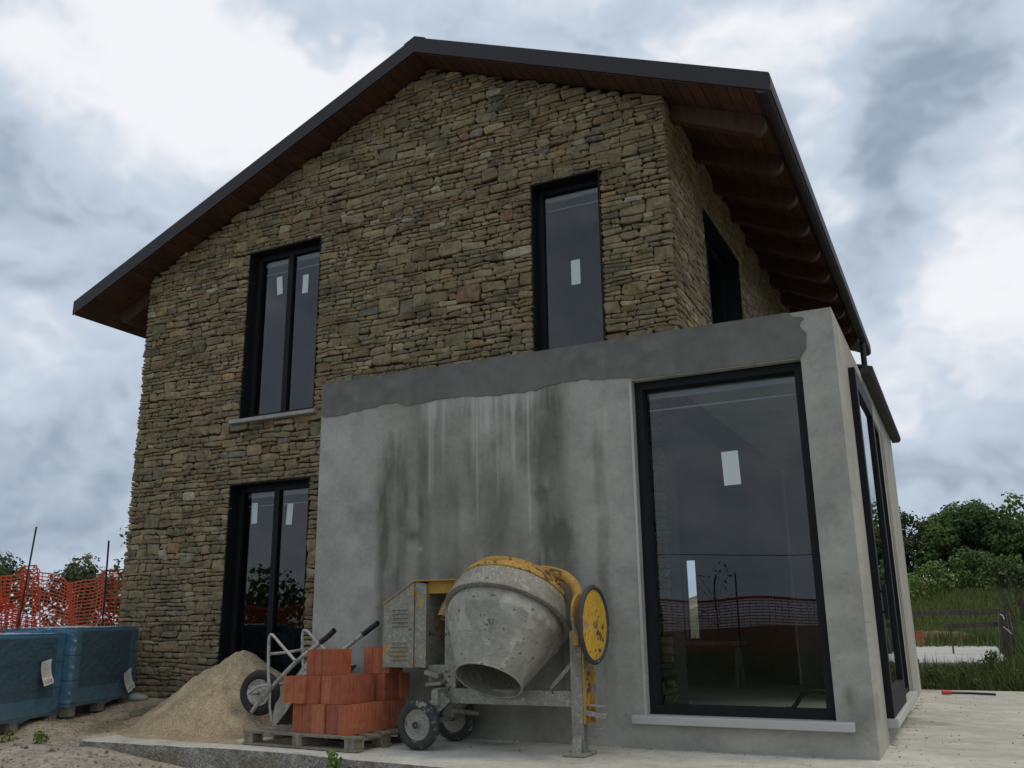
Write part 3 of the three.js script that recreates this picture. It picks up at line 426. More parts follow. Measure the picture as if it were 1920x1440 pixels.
{
  const mx = thing('concrete_mixer', 'cement caked concrete mixer with yellow hand wheel and tilted drum', 'concrete mixer');
  const axis = new V3(-0.034, -0.85, 0.519).normalize(), ctr = new V3(-2.61, 0.99, 0.5), q = new THREE.Quaternion().setFromUnitVectors(new V3(0, 1, 0), axis);
  const spin = (P, n = 56) => { const g = new THREE.LatheGeometry(P.map(p => new V2(p[1], p[0])), n); g.applyQuaternion(q); g.translate(ctr.x, ctr.y, ctr.z); return g; };
  const drum = obj('drum', spin([[0.012, 0.455], [0.06, 0.468], [0.125, 0.462], [0.14, 0.452], [0.33, 0.357], [0.528, 0.262], [0.545, 0.268], [0.552, 0.262], [0.545, 0.25], [0.4, 0.31], [0.14, 0.44], [-0.17, 0.42], [-0.31, 0.2], [-0.31, 0.001]]), mDrum, mx); drum.userData.label = 'grey steel drum cone with open mouth';
  obj('drum_band', spin([[0.018, 0.46], [0.018, 0.503], [0.006, 0.508], [-0.012, 0.50], [-0.09, 0.478], [-0.18, 0.45], [-0.185, 0.43]]), mGirt, drum).userData.label = 'cement splashed upper band of the drum';
  obj('drum_base', spin([[-0.18, 0.43], [-0.183, 0.45], [-0.195, 0.456], [-0.24, 0.435], [-0.285, 0.385], [-0.298, 0.395], [-0.31, 0.385], [-0.32, 0.34], [-0.34, 0.18], [-0.345, 0.001]]), mDome, drum).userData.label = 'rusty yellow drum base';
  { const bl = []; for (let k = 0; k < 3; k++) { const a = k * 2.1 + 0.6; bl.push(rb(0.12, 0.34, 0.012, 0.003).rotateZ(0.5).translate(0.24, 0.2, 0).rotateY(a)); } const g = merged(bl); g.applyQuaternion(q); g.translate(ctr.x, ctr.y, ctr.z); obj('mixing_blade', g, mDrum, drum); }
  // yoke arm bent round the drum base, with its pivot discs
  const side = new V3(1, 0, 0), dn = axis, yk = (s, t) => { const p = ctr.clone().addScaledVector(side, s).addScaledVector(dn, t); return [p.x, p.y, p.z]; };
  const yp = [[0.60, 0.0], [0.585, -0.12], [0.54, -0.24], [0.43, -0.35], [0.26, -0.41], [0, -0.425], [-0.26, -0.41], [-0.43, -0.35], [-0.54, -0.24], [-0.585, -0.12], [-0.59, 0.0]].map(p => yk(...p));
  obj('yoke', [tube(yp, 0.045, 70, 10), cyl(yk(0, -0.34), yk(0, -0.44), 0.09)], mYellow, mx).userData.label = 'yellow arm bent round the drum';
  const py = 1.0, pz = 0.52;
  obj('pivot_disc', [new THREE.CylinderGeometry(0.15, 0.15, 0.022, 32).rotateZ(Math.PI / 2).translate(-1.975, py, pz + 0.02), cyl([-2.03, py, pz], [-1.84, 0.93, pz + 0.02], 0.03), bar([-1.99, py - 0.02, pz + 0.01], [-1.99, 0.78, pz], 0.05, 0.16, 0.008)], mYellow, mx);
  // hand wheel
  const hw = part('hand_wheel', mx); hw.userData.label = 'yellow tilting wheel with dark rim';
  const wc = [-1.86, 0.925, 0.54];
  obj('disc', [new THREE.CylinderGeometry(0.262, 0.262, 0.012, 44).rotateZ(Math.PI / 2).translate(...wc), new THREE.CylinderGeometry(0.05, 0.05, 0.05, 20).rotateZ(Math.PI / 2).translate(wc[0] - 0.02, wc[1], wc[2])], spl(0.30, 0.64, [0.56, 0.35, 0.03]), hw);
  obj('rim', new THREE.TorusGeometry(0.272, 0.02, 10, 56).rotateY(Math.PI / 2).translate(...wc), std({ map: rep(splash(0.34, 0.6, [0.045, 0.042, 0.05]), 0.5), roughness: 0.7 }), hw);
  // right leg with pedal brackets and foot
  const lx = -2.01, lz = 0.5;
  const leg = obj('leg', [bx(lx - 0.045, lx + 0.045, 0.02, 0.88, lz - 0.03, lz + 0.055), rb(0.17, 0.022, 0.26, 0.004).translate(lx, 0.014, lz + 0.02), bar([lx, 0.02, lz + 0.09], [lx, 0.13, lz + 0.05], 0.07, 0.02)], mGirt, mx);
  obj('guard_channel', [bx(lx + 0.047, lx + 0.062, 0.22, 0.80, lz - 0.06, lz + 0.05), bx(lx + 0.047, lx + 0.10, 0.22, 0.62, lz - 0.075, lz - 0.062)], mYellow, leg);
  obj('bracket', [rb(0.15, 0.012, 0.06, 0.003).rotateZ(-0.06).translate(lx + 0.12, 0.345, lz), rb(0.17, 0.035, 0.05, 0.004).rotateZ(-0.16).translate(lx + 0.13, 0.285, lz + 0.02), rb(0.14, 0.012, 0.05, 0.003).translate(lx + 0.12, 0.19, lz), rb(0.07, 0.01, 0.05, 0.003).translate(lx + 0.09, 0.12, lz)], mGirt, leg);
  // main beam, left post, braces, axle arms
  obj('beam', [bx(-3.12, lx - 0.046, 0.335, 0.445, 0.47, 0.54), bx(-3.18, -3.12, 0.33, 0.45, 0.18, 0.7)], mGirt, mx);
  obj('post', [bx(-3.16, -3.06, 0.446, 1.1, 0.42, 0.53), cyl([-3.12, 0.99, 0.5], [-3.02, 0.99, 0.5], 0.07)], mGirt, mx);
  obj('brace', bar([lx - 0.03, 0.66, 0.5], [-2.26, 0.44, 0.5], 0.03, 0.03), mGirt, mx); obj('brace', bar([-3.06, 0.72, 0.5], [-2.8, 0.44, 0.5], 0.03, 0.03), mGirt, mx);
  obj('axle_arm', [bar([-3.1, 0.40, 0.60], [-3.29, 0.22, 0.66], 0.1, 0.09, 0.006)], mGirt, mx); obj('axle_arm', [bar([-3.1, 0.40, 0.22], [-3.29, 0.22, 0.2], 0.1, 0.07, 0.006)], mGirt, mx);
  obj('axle', [cyl([-3.275, 0.187, 0.12], [-3.275, 0.187, 0.78], 0.018), bar([-3.25, 0.26, 0.3], [-2.98, 0.24, 0.3], 0.03, 0.03)], mGirt, mx);
  for (const z of [0.73, 0.16]) {
    const w = part('wheel', mx), c = [-3.275, 0.187, z];
    obj('tyre', new THREE.LatheGeometry([[0.118, -0.03], [0.145, -0.042], [0.172, -0.036], [0.184, -0.018], [0.187, 0], [0.184, 0.018], [0.172, 0.036], [0.145, 0.042], [0.118, 0.03]].map(p => new V2(...p)), 44).rotateX(Math.PI / 2).translate(...c), mDustyRubber, w);
    obj('rim', [new THREE.LatheGeometry([[0.02, 0.012], [0.05, 0.01], [0.085, 0.002], [0.112, 0.016], [0.12, 0.026], [0.12, -0.026], [0.03, -0.02]].map(p => new V2(...p)), 36).rotateX(Math.PI / 2).translate(...c), new THREE.CylinderGeometry(0.024, 0.024, 0.1, 16).rotateX(Math.PI / 2).translate(...c)], spl(0.62, 0.64, [0.3, 0.27, 0.21], 0.4), w);
    obj('hub_nut', [new THREE.TorusGeometry(0.02, 0.006, 8, 16).translate(c[0], c[1], z + 0.052)], mRubber, w);
  }
  // motor housing with sloping left shoulder and louvres
  const mh = part('motor_housing', mx); mh.userData.label = 'cement caked sheet steel motor housing with two louvre panels';
  const x0 = -3.74, xh = -3.44, x1 = -3.33, yb = 0.60, yl = 1.105, yt = 1.285, z0 = 0.18, z1 = 0.56;
  obj('cabinet', [slabOf([[x0, yb], [xh - 0.004, yb], [xh - 0.004, yt], [x0, yl]], [], z1 - z0).translate(0, 0, z0), slabOf([[xh, yb + 0.004], [x1, yb], [x1, yt - 0.02], [xh, yt - 0.003]], [], z1 - z0 - 0.012).translate(0, 0, z0)], mHousing, mh);
  obj('hood', [bx(xh - 0.012, -3.06, yt, yt + 0.012, z0 - 0.01, z1 + 0.006), bx(x1, -3.06, yt - 0.1, yt, z1 - 0.06, z1 - 0.04), bx(-3.07, -3.055, 0.98, yt, z0, z1 - 0.02), bar([x0 - 0.006, yl + 0.004, z1 + 0.004], [xh, yt + 0.008, z1 + 0.004], 0.012, 0.012)], mYellow, mh);
  obj('hinge', [bx(xh - 0.012, xh + 0.004, yb + 0.02, yb + 0.07, z1, z1 + 0.014), bx(xh - 0.012, xh + 0.004, yt - 0.12, yt - 0.07, z1, z1 + 0.014)], mYellow, mh);
  for (const y of [0.735, 1.0]) for (let k = 0; k < 5; k++) obj('louvre', slabOf([[0, 0], [0.016, -0.009], [0, -0.013]], [], 0.155).rotateY(-Math.PI / 2).translate(-3.5, y + 0.07 - k * 0.034, z1), mHousing, mh);
  obj('gearbox', [bx(-3.33, -3.16, 0.46, 0.62, 0.3, 0.5), rb(0.14, 0.04, 0.1, 0.01).rotateZ(-0.2).translate(-3.26, 0.55, 0.53), rb(0.16, 0.03, 0.1, 0.01).rotateZ(0.1).translate(-3.24, 0.475, 0.53), cyl([-3.24, 0.40, 0.42], [-3.24, 0.47, 0.42], 0.07)], mGirt, mh);
}
// ---------------------------------------------------------------- hollow bricks on a pallet
const mPine = std({ color: lin(0.34, 0.31, 0.26), map: rep(tWood, 0.8), bumpMap: rep(tStoneB, 0.3), bumpScale: 0.002, roughness: 0.9 });
const mClay = [[0.50, 0.155, 0.07], [0.44, 0.13, 0.06], [0.54, 0.185, 0.09], [0.41, 0.125, 0.065]].map(c => std({ color: lin(...c), map: rep(tClay, 0.45), bumpMap: rep(tClayB, 0.3), bumpScale: 0.003, roughness: 0.92 }));
{
  const turn = 0.06, o = [-3.74, 0, 0.99];
  const pal = thing('brick_pallet', 'weathered wooden pallet under the red hollow bricks', 'pallet', [-4.2, 0.004, 0.62], -turn);
  for (let k = 0; k < 5; k++) obj('top_board', rb(1.2, 0.02, 0.1, 0.003).translate(0, 0.1, -0.35 + k * 0.175), mPine, pal);
  for (const x of [-0.53, 0, 0.53]) { obj('stringer', rb(0.1, 0.018, 0.8, 0.003).translate(x, 0.081, 0), mPine, pal); for (const z of [-0.34, 0, 0.34]) obj('block', rb(0.1, 0.054, 0.12, 0.004).translate(x, 0.045, z), mPine, pal); }
  for (const z of [-0.35, 0, 0.35]) obj('bottom_board', rb(1.2, 0.018, 0.1, 0.003).translate(0, 0.009, z), mPine, pal);
  // a brick: grooved outline with rows of vertical cells
  function brickGeo(w, d, h) {
    const P = [], ng = (l) => Math.max(1, Math.round(l / 0.09)), side = (ax, ay, bx_, by_, nx, ny) => { const L = Math.hypot(bx_ - ax, by_ - ay), n = ny ? ng(L) : 1; P.push([ax, ay]); for (let k = 1; k < n; k++) { const t = k / n, e = 0.006 / L, g = 0.005; for (const [dt, dd] of [[-e, 0], [-e * 0.6, g], [e * 0.6, g], [e, 0]]) P.push([mix(ax, bx_, t + dt) - nx * dd, mix(ay, by_, t + dt) - ny * dd]); } };
    side(-w / 2, -d / 2, w / 2, -d / 2, 0, -1); side(w / 2, -d / 2, w / 2, d / 2, 1, 0); side(w / 2, d / 2, -w / 2, d / 2, 0, 1); side(-w / 2, d / 2, -w / 2, -d / 2, -1, 0);
    const holes = [], nx = Math.max(2, Math.round(w / 0.055)), ny = Math.max(2, Math.round(d / 0.055)), cw = (w - 0.02) / nx, cd = (d - 0.02) / ny;
    for (let i = 0; i < nx; i++) for (let j = 0; j < ny; j++) { const a = -w / 2 + 0.01 + i * cw + 0.005, b = -d / 2 + 0.01 + j * cd + 0.005; holes.push([a, a + cw - 0.01, b, b + cd - 0.01]); }
    return slabOf(P, holes, h).rotateX(-Math.PI / 2);
  }
  const cache = new Map(), u = new V3(-Math.cos(turn), 0, -Math.sin(turn)), wv = new V3(Math.sin(turn) * 1, 0, -Math.cos(turn));
  // u0, w0 (back), y, width along u, depth along w, height, extra turn, label
  const L = [[0, 0, 0.114, 0.12, 0.5, 0.218, 0, 'front corner red hollow brick of the bottom layer'], [0.131, 0.012, 0.114, 0.12, 0.5, 0.218, 0, 'second red hollow brick from the corner in the bottom layer'], [0.262, -0.006, 0.114, 0.12, 0.5, 0.218, 0, 'third red hollow brick from the corner in the bottom layer'], [0.39, 0.008, 0.114, 0.21, 0.5, 0.218, 0, 'wide red hollow brick ending the bottom layer beside the wheelbarrow'], [0, 0.51, 0.114, 0.25, 0.22, 0.218, 0, 'red hollow brick behind the corner of the bottom layer, beside the mixer wheel'],
    [0.10, 0.02, 0.334, 0.12, 0.4, 0.212, 0, 'red hollow brick showing its open cells, middle layer corner'], [0.23, 0.03, 0.334, 0.10, 0.4, 0.212, 0, 'narrow red hollow brick in the middle layer under the top brick'], [0.338, 0.005, 0.334, 0.12, 0.4, 0.212, 0, 'red hollow brick in the middle layer left of the narrow one'], [0.47, -0.03, 0.334, 0.21, 0.42, 0.205, 0.05, 'red hollow brick jutting out of the middle layer towards the sand'], [0.02, 0.45, 0.334, 0.22, 0.2, 0.212, 0.03, 'middle layer red hollow brick under the raised rear brick'], [0.0, 0.66, 0.334, 0.24, 0.12, 0.205, -0.04, 'rearmost middle layer red hollow brick against the mixer'],
    [0.26, 0.06, 0.548, 0.26, 0.25, 0.2, -0.06, 'top red hollow brick leaning by the wheelbarrow tray'], [0.0, 0.46, 0.548, 0.25, 0.22, 0.205, 0.1, 'raised rear red hollow brick touching the motor housing']];
  L.forEach(([a, b, y, w, d, h, t, label], i) => {
    const key = [w, d, h].join(); if (!cache.has(key)) cache.set(key, brickGeo(w, d, h));
    const m = obj('hollow_brick', cache.get(key).clone(), mClay[(i * 7) % 4]); const c = new V3(...o).addScaledVector(u, a + w / 2).addScaledVector(wv, b + d / 2); m.position.set(c.x, y + 0.002, c.z); m.rotation.y = -turn + t; tag(m, label, 'brick', 'hollow bricks stacked on the pallet');
  });
}
// ---------------------------------------------------------------- wheelbarrow tipped on its nose
{
  const wb = thing('wheelbarrow', 'cement stained wheelbarrow tipped upside down against the bricks', 'wheelbarrow');
  const mTube = std({ map: rep(splash(0.52, 0.68, [0.42, 0.41, 0.37]), 0.4), roughness: 0.7 }), mPaleTube = std({ map: rep(splash(0.42, 0.72, [0.4, 0.4, 0.37]), 0.4), roughness: 0.6 }), mGrip = std({ color: lin(0.03, 0.03, 0.032), map: rep(tDust, 0.2), roughness: 0.8 });
  const tray = std({ map: rep(splash(0.5, 0.7, [0.33, 0.32, 0.29]), 0.6), roughness: 0.75, side: THREE.DoubleSide });
  const zn = 0.62, zr = 0.12;
  obj('handle', tube([[-5.17, 0.2, zn - 0.12], [-5.0, 0.33, zn - 0.06], [-4.62, 0.62, zn], [-4.34, 0.80, zn], [-4.26, 0.845, zn]], 0.019, 40, 9), mTube, wb); obj('handle', tube([[-5.17, 0.2, zr + 0.14], [-5.0, 0.33, zr + 0.08], [-4.6, 0.64, zr], [-4.25, 0.86, zr], [-4.18, 0.905, zr]], 0.019, 40, 9), mTube, wb);
  obj('grip', tube([[-4.34, 0.802, zn], [-4.27, 0.845, zn], [-4.2, 0.9, zn]], 0.024, 12, 9), mGrip, wb); obj('grip', tube([[-4.26, 0.855, zr], [-4.19, 0.9, zr], [-4.1, 0.955, zr]], 0.024, 12, 9), mGrip, wb);
  obj('leg', tube([[-4.6, 0.64, zn], [-4.75, 0.76, zn], [-4.87, 0.86, zn], [-4.905, 0.86, zn], [-4.912, 0.80, zn], [-4.9, 0.56, zn], [-4.88, 0.42, zn]], 0.013, 44, 8), mPaleTube, wb);
  obj('leg', tube([[-4.59, 0.66, zr], [-4.76, 0.78, zr], [-4.9, 0.89, zr], [-4.94, 0.89, zr], [-4.95, 0.82, zr], [-4.93, 0.6, zr], [-4.88, 0.44, zr]], 0.013, 44, 8), mPaleTube, wb);
  obj('cross_bar', tube([[-4.905, 0.7, zn], [-4.92, 0.705, (zn + zr) / 2], [-4.945, 0.72, zr]], 0.013, 12, 8), mPaleTube, wb);
  obj('strut', tube([[-5.0, 0.4, 0.47], [-4.97, 0.25, 0.5], [-4.93, 0.13, 0.5]], 0.011, 10, 7), mPaleTube, wb);
  // tray: open pan, underside up and to the left, rim down to the right
  const u = new V3(0.72, 0.69, 0).normalize(), n = new V3(-0.69, 0.72, 0).normalize(), o = new V3(-4.93, 0.125, 0.37), pos = [], idx = [], NU = 14, NV = 16;
  for (let j = 0; j <= NV; j++) for (let i = 0; i <= NU; i++) {
    const a = i / NU, b = j / NV * 2 - 1, e = Math.max(Math.abs(b) ** 3, Math.abs(a * 2 - 1) ** 4), dep = 0.2 * (1 - Math.pow(clamp(e), 1.4)), wdt = mix(0.17, 0.29, sm(Math.min(1, a * 1.3))), P = o.clone().addScaledVector(u, a * 0.74).addScaledVector(n, dep - 0.06 - 0.02 * Math.sin(a * 3)).add(new V3(0, 0, b * wdt)); pos.push(P.x, P.y, P.z);
  }
  for (let j = 0; j < NV; j++) for (let i = 0; i < NU; i++) { const a = j * (NU + 1) + i; idx.push(a, a + 1, a + NU + 1, a + 1, a + NU + 2, a + NU + 1); }
  const g = new THREE.BufferGeometry(); g.setAttribute('position', new THREE.Float32BufferAttribute(pos, 3)); g.setIndex(idx); g.computeVertexNormals();
  const ring = []; for (let i = 0; i <= NU; i++) ring.push(i); for (let j = 1; j <= NV; j++) ring.push(j * (NU + 1) + NU); for (let i = NU - 1; i >= 0; i--) ring.push(NV * (NU + 1) + i); for (let j = NV - 1; j > 0; j--) ring.push(j * (NU + 1));
  const tr = obj('tray', g, tray, wb); obj('rolled_rim', tube(ring.map(i => pos.slice(i * 3, i * 3 + 3)), 0.009, 120, 6, true), mTube, tr);
  const w = part('wheel', wb), c = [-5.14, 0.36, 0.44], tl = 0.2;
  const put = g => g.rotateX(Math.PI / 2).rotateY(tl).translate(...c);
  obj('tyre', put(new THREE.TorusGeometry(0.155, 0.042, 12, 40).rotateX(Math.PI / 2)), mRubber, w);
  obj('rim', [put(new THREE.LatheGeometry([[0.02, 0.03], [0.04, 0.022], [0.08, 0.006], [0.105, 0.02], [0.118, 0.03], [0.118, -0.03], [0.02, -0.03]].map(p => new V2(...p)), 32)), put(new THREE.CylinderGeometry(0.014, 0.014, 0.3, 12))], mTube, w);
  obj('wheel_fork', [tube([[-5.14, 0.36, 0.6], [-5.05, 0.42, 0.58], [-4.92, 0.44, 0.56]], 0.012, 10, 7), tube([[-5.14, 0.36, 0.29], [-5.05, 0.42, 0.28], [-4.92, 0.44, 0.27]], 0.012, 10, 7)], mPaleTube, wb);
}
tag(obj('garden_hose', tube([[-5.35, 0.36, -0.45], [-5.25, 0.52, -0.42], [-5.08, 0.60, -0.4], [-4.98, 0.56, -0.42], [-4.97, 0.3, -0.45], [-5.02, 0.03, -0.5]], 0.013, 40, 8), std({ color: lin(0.01, 0.11, 0.05), roughness: 0.5 })), 'green hose loop behind the tipped wheelbarrow', 'hose');
// ---------------------------------------------------------------- film wrapped pallets
{
  const mFilm = new THREE.MeshPhysicalMaterial({ color: lin(0.33, 0.58, 0.74), transmission: 0.88, thickness: 0, roughness: 0.12, ior: 1.45, bumpMap: rep(grey(256, 256, (x, y) => pf(x, y * 2, 6, 5, 71)), 0.5), bumpScale: 0.022 });
  const mPanel = std({ color: lin(0.095, 0.105, 0.11), map: rep(tDust, 1.2), roughness: 0.8 }), mFoam = std({ color: lin(0.34, 0.38, 0.38), map: rep(tDust, 0.6), roughness: 0.9 }), mStrap = std({ color: lin(0.02, 0.03, 0.035), roughness: 0.6 }), mInk = std({ color: lin(0.012, 0.014, 0.016), roughness: 0.7 });
  const tLab = (() => { const c = document.createElement('canvas'); c.width = 128; c.height = 176; const x = c.getContext('2d'); x.fillStyle = '#d2d2d0'; x.fillRect(0, 0, 128, 176); x.fillStyle = '#77777a'; for (let k = 0; k < 9; k++) x.fillRect(12, 14 + k * 13, 40 + ((k * 37) % 60), 3); x.fillStyle = '#3c3c40'; for (let k = 0; k < 22; k++) x.fillRect(12 + k * 5, 138, 1 + (k * 7) % 3, 28); const t = new THREE.CanvasTexture(c); t.colorSpace = THREE.SRGBColorSpace; return t; })();
  const mLabel = std({ map: tLab, roughness: 0.7 });
  const turn = 1.97, d = new V3(-0.39, 0, -0.92);
  function wrapped(cx, cz, len, hgt, label, lab, seed, words) {
    const gy = groundH(cx, cz) + 0.006, t = thing('wrapped_pallet', label, 'wrapped pallet', [cx, gy, cz], turn, 'blue film wrapped pallets beside the house');
    const D = 0.78, hl = len / 2, b0 = 0.14;
    for (let k = 0; k < 3; k++) for (let j = 0; j < 3; j++) obj('pallet_block', rb(0.12, 0.09, 0.1, 0.004).translate((k - 1) * (hl - 0.08), 0.045, -0.06 - j * (D - 0.12) / 2), mPine, t);
    for (let k = 0; k < 5; k++) obj('pallet_board', rb(len, 0.022, 0.11, 0.003).translate(0, 0.102, -0.07 - k * (D - 0.14) / 4), mPine, t);
    obj('panel_stack', [bx(-hl + 0.02, hl - 0.02, b0 - 0.022, hgt - 0.03, -D + 0.02, -0.02)], mPanel, t);
    obj('edge_protector', [bx(-hl + 0.01, -hl + 0.13, b0, hgt - 0.02, -0.019, -0.008), bx(hl - 0.13, hl - 0.01, b0, hgt - 0.02, -0.019, -0.008), bx(-hl + 0.13, hl - 0.13, b0 - 0.02, b0 + 0.12, -0.019, -0.008), bx(-hl + 0.006, -hl + 0.019, b0, hgt - 0.02, -D + 0.02, -0.02), bx(hl - 0.019, hl - 0.006, b0, hgt - 0.02, -D + 0.02, -0.02), bx(-hl + 0.01, hl - 0.01, hgt - 0.029, hgt - 0.012, -D + 0.02, -0.02)], mFoam, t);
    for (const y of [0.36, 0.62]) obj('strap', [bx(-hl + 0.004, hl - 0.004, y * hgt / 0.9, y * hgt / 0.9 + 0.012, -0.007, -0.004), bx(-hl + 0.002, -hl + 0.005, y * hgt / 0.9, y * hgt / 0.9 + 0.012, -D, -0.004)], mStrap, t);
    // film: loose sheet over the top and down the sides, with folds and a torn lower hem
    const pos = [], idx = [], NX = 70, NY = 34, per = [[-hl, -D], [-hl, 0], [hl, 0], [hl, -D], [-hl, -D]], cum = [0]; for (let k = 0; k < 4; k++) cum.push(cum[k] + Math.hypot(per[k + 1][0] - per[k][0], per[k + 1][1] - per[k][1]));
    const at = s => { s *= cum[4]; let k = 0; while (k < 3 && s > cum[k + 1]) k++; const q = (s - cum[k]) / (cum[k + 1] - cum[k]); return [mix(per[k][0], per[k + 1][0], q), mix(per[k][1], per[k + 1][1], q)]; };
    for (let j = 0; j <= NY; j++) for (let i = 0; i <= NX; i++) { const [x, z] = at(i / NX), v = j / NY, hem = 0.1 + 0.09 * (fbm(i * 0.21, seed, 3, seed) - 0.5); const f = 1 + 0.018 + 0.05 * (fbm(i / NX * 16, v * 3 + seed, 4, seed) - 0.5) + 0.03 * (1 - v) * 0.3; pos.push(x * f, mix(hem, hgt + 0.012, v), (z + D / 2) * f - D / 2); }
    for (let j = 0; j < NY; j++) for (let i = 0; i < NX; i++) { const a = j * (NX + 1) + i; idx.push(a, a + 1, a + NX + 1, a + 1, a + NX + 2, a + NX + 1); }
    const b = pos.length / 3, M = 26; for (let j = 0; j <= M; j++) for (let i = 0; i <= M; i++) { const x = (i / M * 2 - 1) * hl * 1.02, z = -D * j / M * 1.02 + 0.008; pos.push(x, hgt + 0.012 + 0.035 * (fbm(i * 0.33 + seed, j * 0.33, 4, 9) - 0.35) * Math.min(1, 5 * Math.min(i, j, M - i, M - j) / M), z); }
    for (let j = 0; j < M; j++) for (let i = 0; i < M; i++) { const a = b + j * (M + 1) + i; idx.push(a, a + 1, a + M + 1, a + 1, a + M + 2, a + M + 1); }
    const g = new THREE.BufferGeometry(); g.setAttribute('position', new THREE.Float32BufferAttribute(pos, 3)); g.setIndex(idx); g.computeVertexNormals(); obj('wrapping_film', g, mFilm, t).userData.label = 'blue translucent plastic film';
    // delivery note taped on the film, its lower edge curling
    const [lx, ly, rot] = lab, pg = new THREE.PlaneGeometry(0.165, 0.225, 6, 10), pp = pg.attributes.position; for (let i = 0; i < pp.count; i++) { const y = pp.getY(i); pp.setZ(i, 0.05 + 0.03 * ss(-0.03, -0.11, y) + 0.006 * Math.sin(pp.getX(i) * 40 + y * 30)); } pg.computeVertexNormals(); pg.rotateZ(rot).translate(lx, ly, 0);
    obj('delivery_note', pg, mLabel, t, true);
    // scrawled pen marks on the stack
    const st = []; const r = rng(seed); for (const [wx, wy, n] of words) for (let k = 0; k < n; k++) { const x = wx + k * 0.032; st.push(bx(x, x + 0.005, wy, wy + 0.02 + 0.025 * r(), -0.0185, -0.0165)); if (r() < 0.7) st.push(bx(x, x + 0.02, wy + 0.03 * r(), wy + 0.005 + 0.03 * r(), -0.0188, -0.0168)); } obj('pen_marks', st, mInk, t);
    return t;
  }
  wrapped(-7.63, 0.03, 1.33, 0.84, 'blue film wrapped pallet touching the stone wall, note near its base', [0.42, 0.28, 0.32], 5, [[-0.2, 0.62, 5], [0.05, 0.63, 4], [-0.16, 0.54, 3], [-0.13, 0.36, 2]]);
  wrapped(-7.2, 1.32, 1.42, 0.845, 'blue film wrapped pallet with its note at mid height, standing away from the wall', [0.32, 0.50, 0.12], 8, [[-0.25, 0.56, 5], [0.0, 0.57, 4], [-0.1, 0.47, 4]]);
}
// ---------------------------------------------------------------- orange safety nets and their bars
const mNet = std({ color: lin(0.62, 0.08, 0.03), roughness: 0.6, side: THREE.DoubleSide }), mBar = std({ color: lin(0.03, 0.026, 0.025), roughness: 0.7 });
function netGeo(path, cellU, cellV, wU, wV, top, bottom, fold, hem) {
  // path: curve on the ground; top/bottom: heights along it; fold: sideways displacement
  const L = path.getLength(), nu = Math.round(L / cellU), nv = Math.max(4, Math.round(1.3 / cellV)), pos = [], idx = [];
  const P = (s, v) => { const t = clamp(s), p = path.getPointAt(t), q = path.getTangentAt(t), y0 = bottom(t), y1 = top(t), f = fold(t, v); return new V3(p.x - q.z * f[0] + q.x * f[1], mix(y0, y1, v) + (f[2] || 0), p.z + q.x * f[0] + q.z * f[1]); };
  const grid = []; for (let i = 0; i <= nu; i++) { grid.push([]); for (let j = 0; j <= nv; j++) grid[i].push(P(i / nu, j / nv)); }
  const quad = (a, b, c, d) => { const k = pos.length / 3; for (const p of [a, b, c, d]) pos.push(p.x, p.y, p.z); idx.push(k, k + 1, k + 2, k, k + 2, k + 3); };
  const up = new V3();
  for (let j = 0; j <= nv; j++) { const w = (j === nv && hem) ? hem : wV; for (let i = 0; i < nu; i++) { const a = grid[i][j], b = grid[i + 1][j]; up.subVectors(grid[i][Math.min(nv, j + 1)], grid[i][Math.max(0, j - 1)]).normalize().multiplyScalar(w / 2); quad(a.clone().sub(up), b.clone().sub(up), b.clone().add(up), a.clone().add(up)); } }
  for (let i = 0; i <= nu; i++) { const e = new V3().subVectors(grid[Math.min(nu, i + 1)][0], grid[Math.max(0, i - 1)][0]); e.y = 0; e.normalize().multiplyScalar(wU / 2); for (let j = 0; j < nv; j++) { const a = grid[i][j], b = grid[i][j + 1]; quad(a.clone().sub(e), a.clone().add(e), b.clone().add(e), b.clone().sub(e)); } }
  const g = new THREE.BufferGeometry(); g.setAttribute('position', new THREE.Float32BufferAttribute(pos, 3)); g.setIndex(idx); g.computeVertexNormals(); return g;
}
const poly = pts => new THREE.CatmullRomCurve3(pts.map(p => new V3(p[0], 0, p[1])), false, 'catmullrom', 0.1);
const lerpList = (l, t) => { for (let i = 0; i < l.length - 1; i++) if (t <= l[i + 1][0]) return mix(l[i][1], l[i + 1][1], sm((t - l[i][0]) / (l[i + 1][0] - l[i][0]))); return l[l.length - 1][1]; };
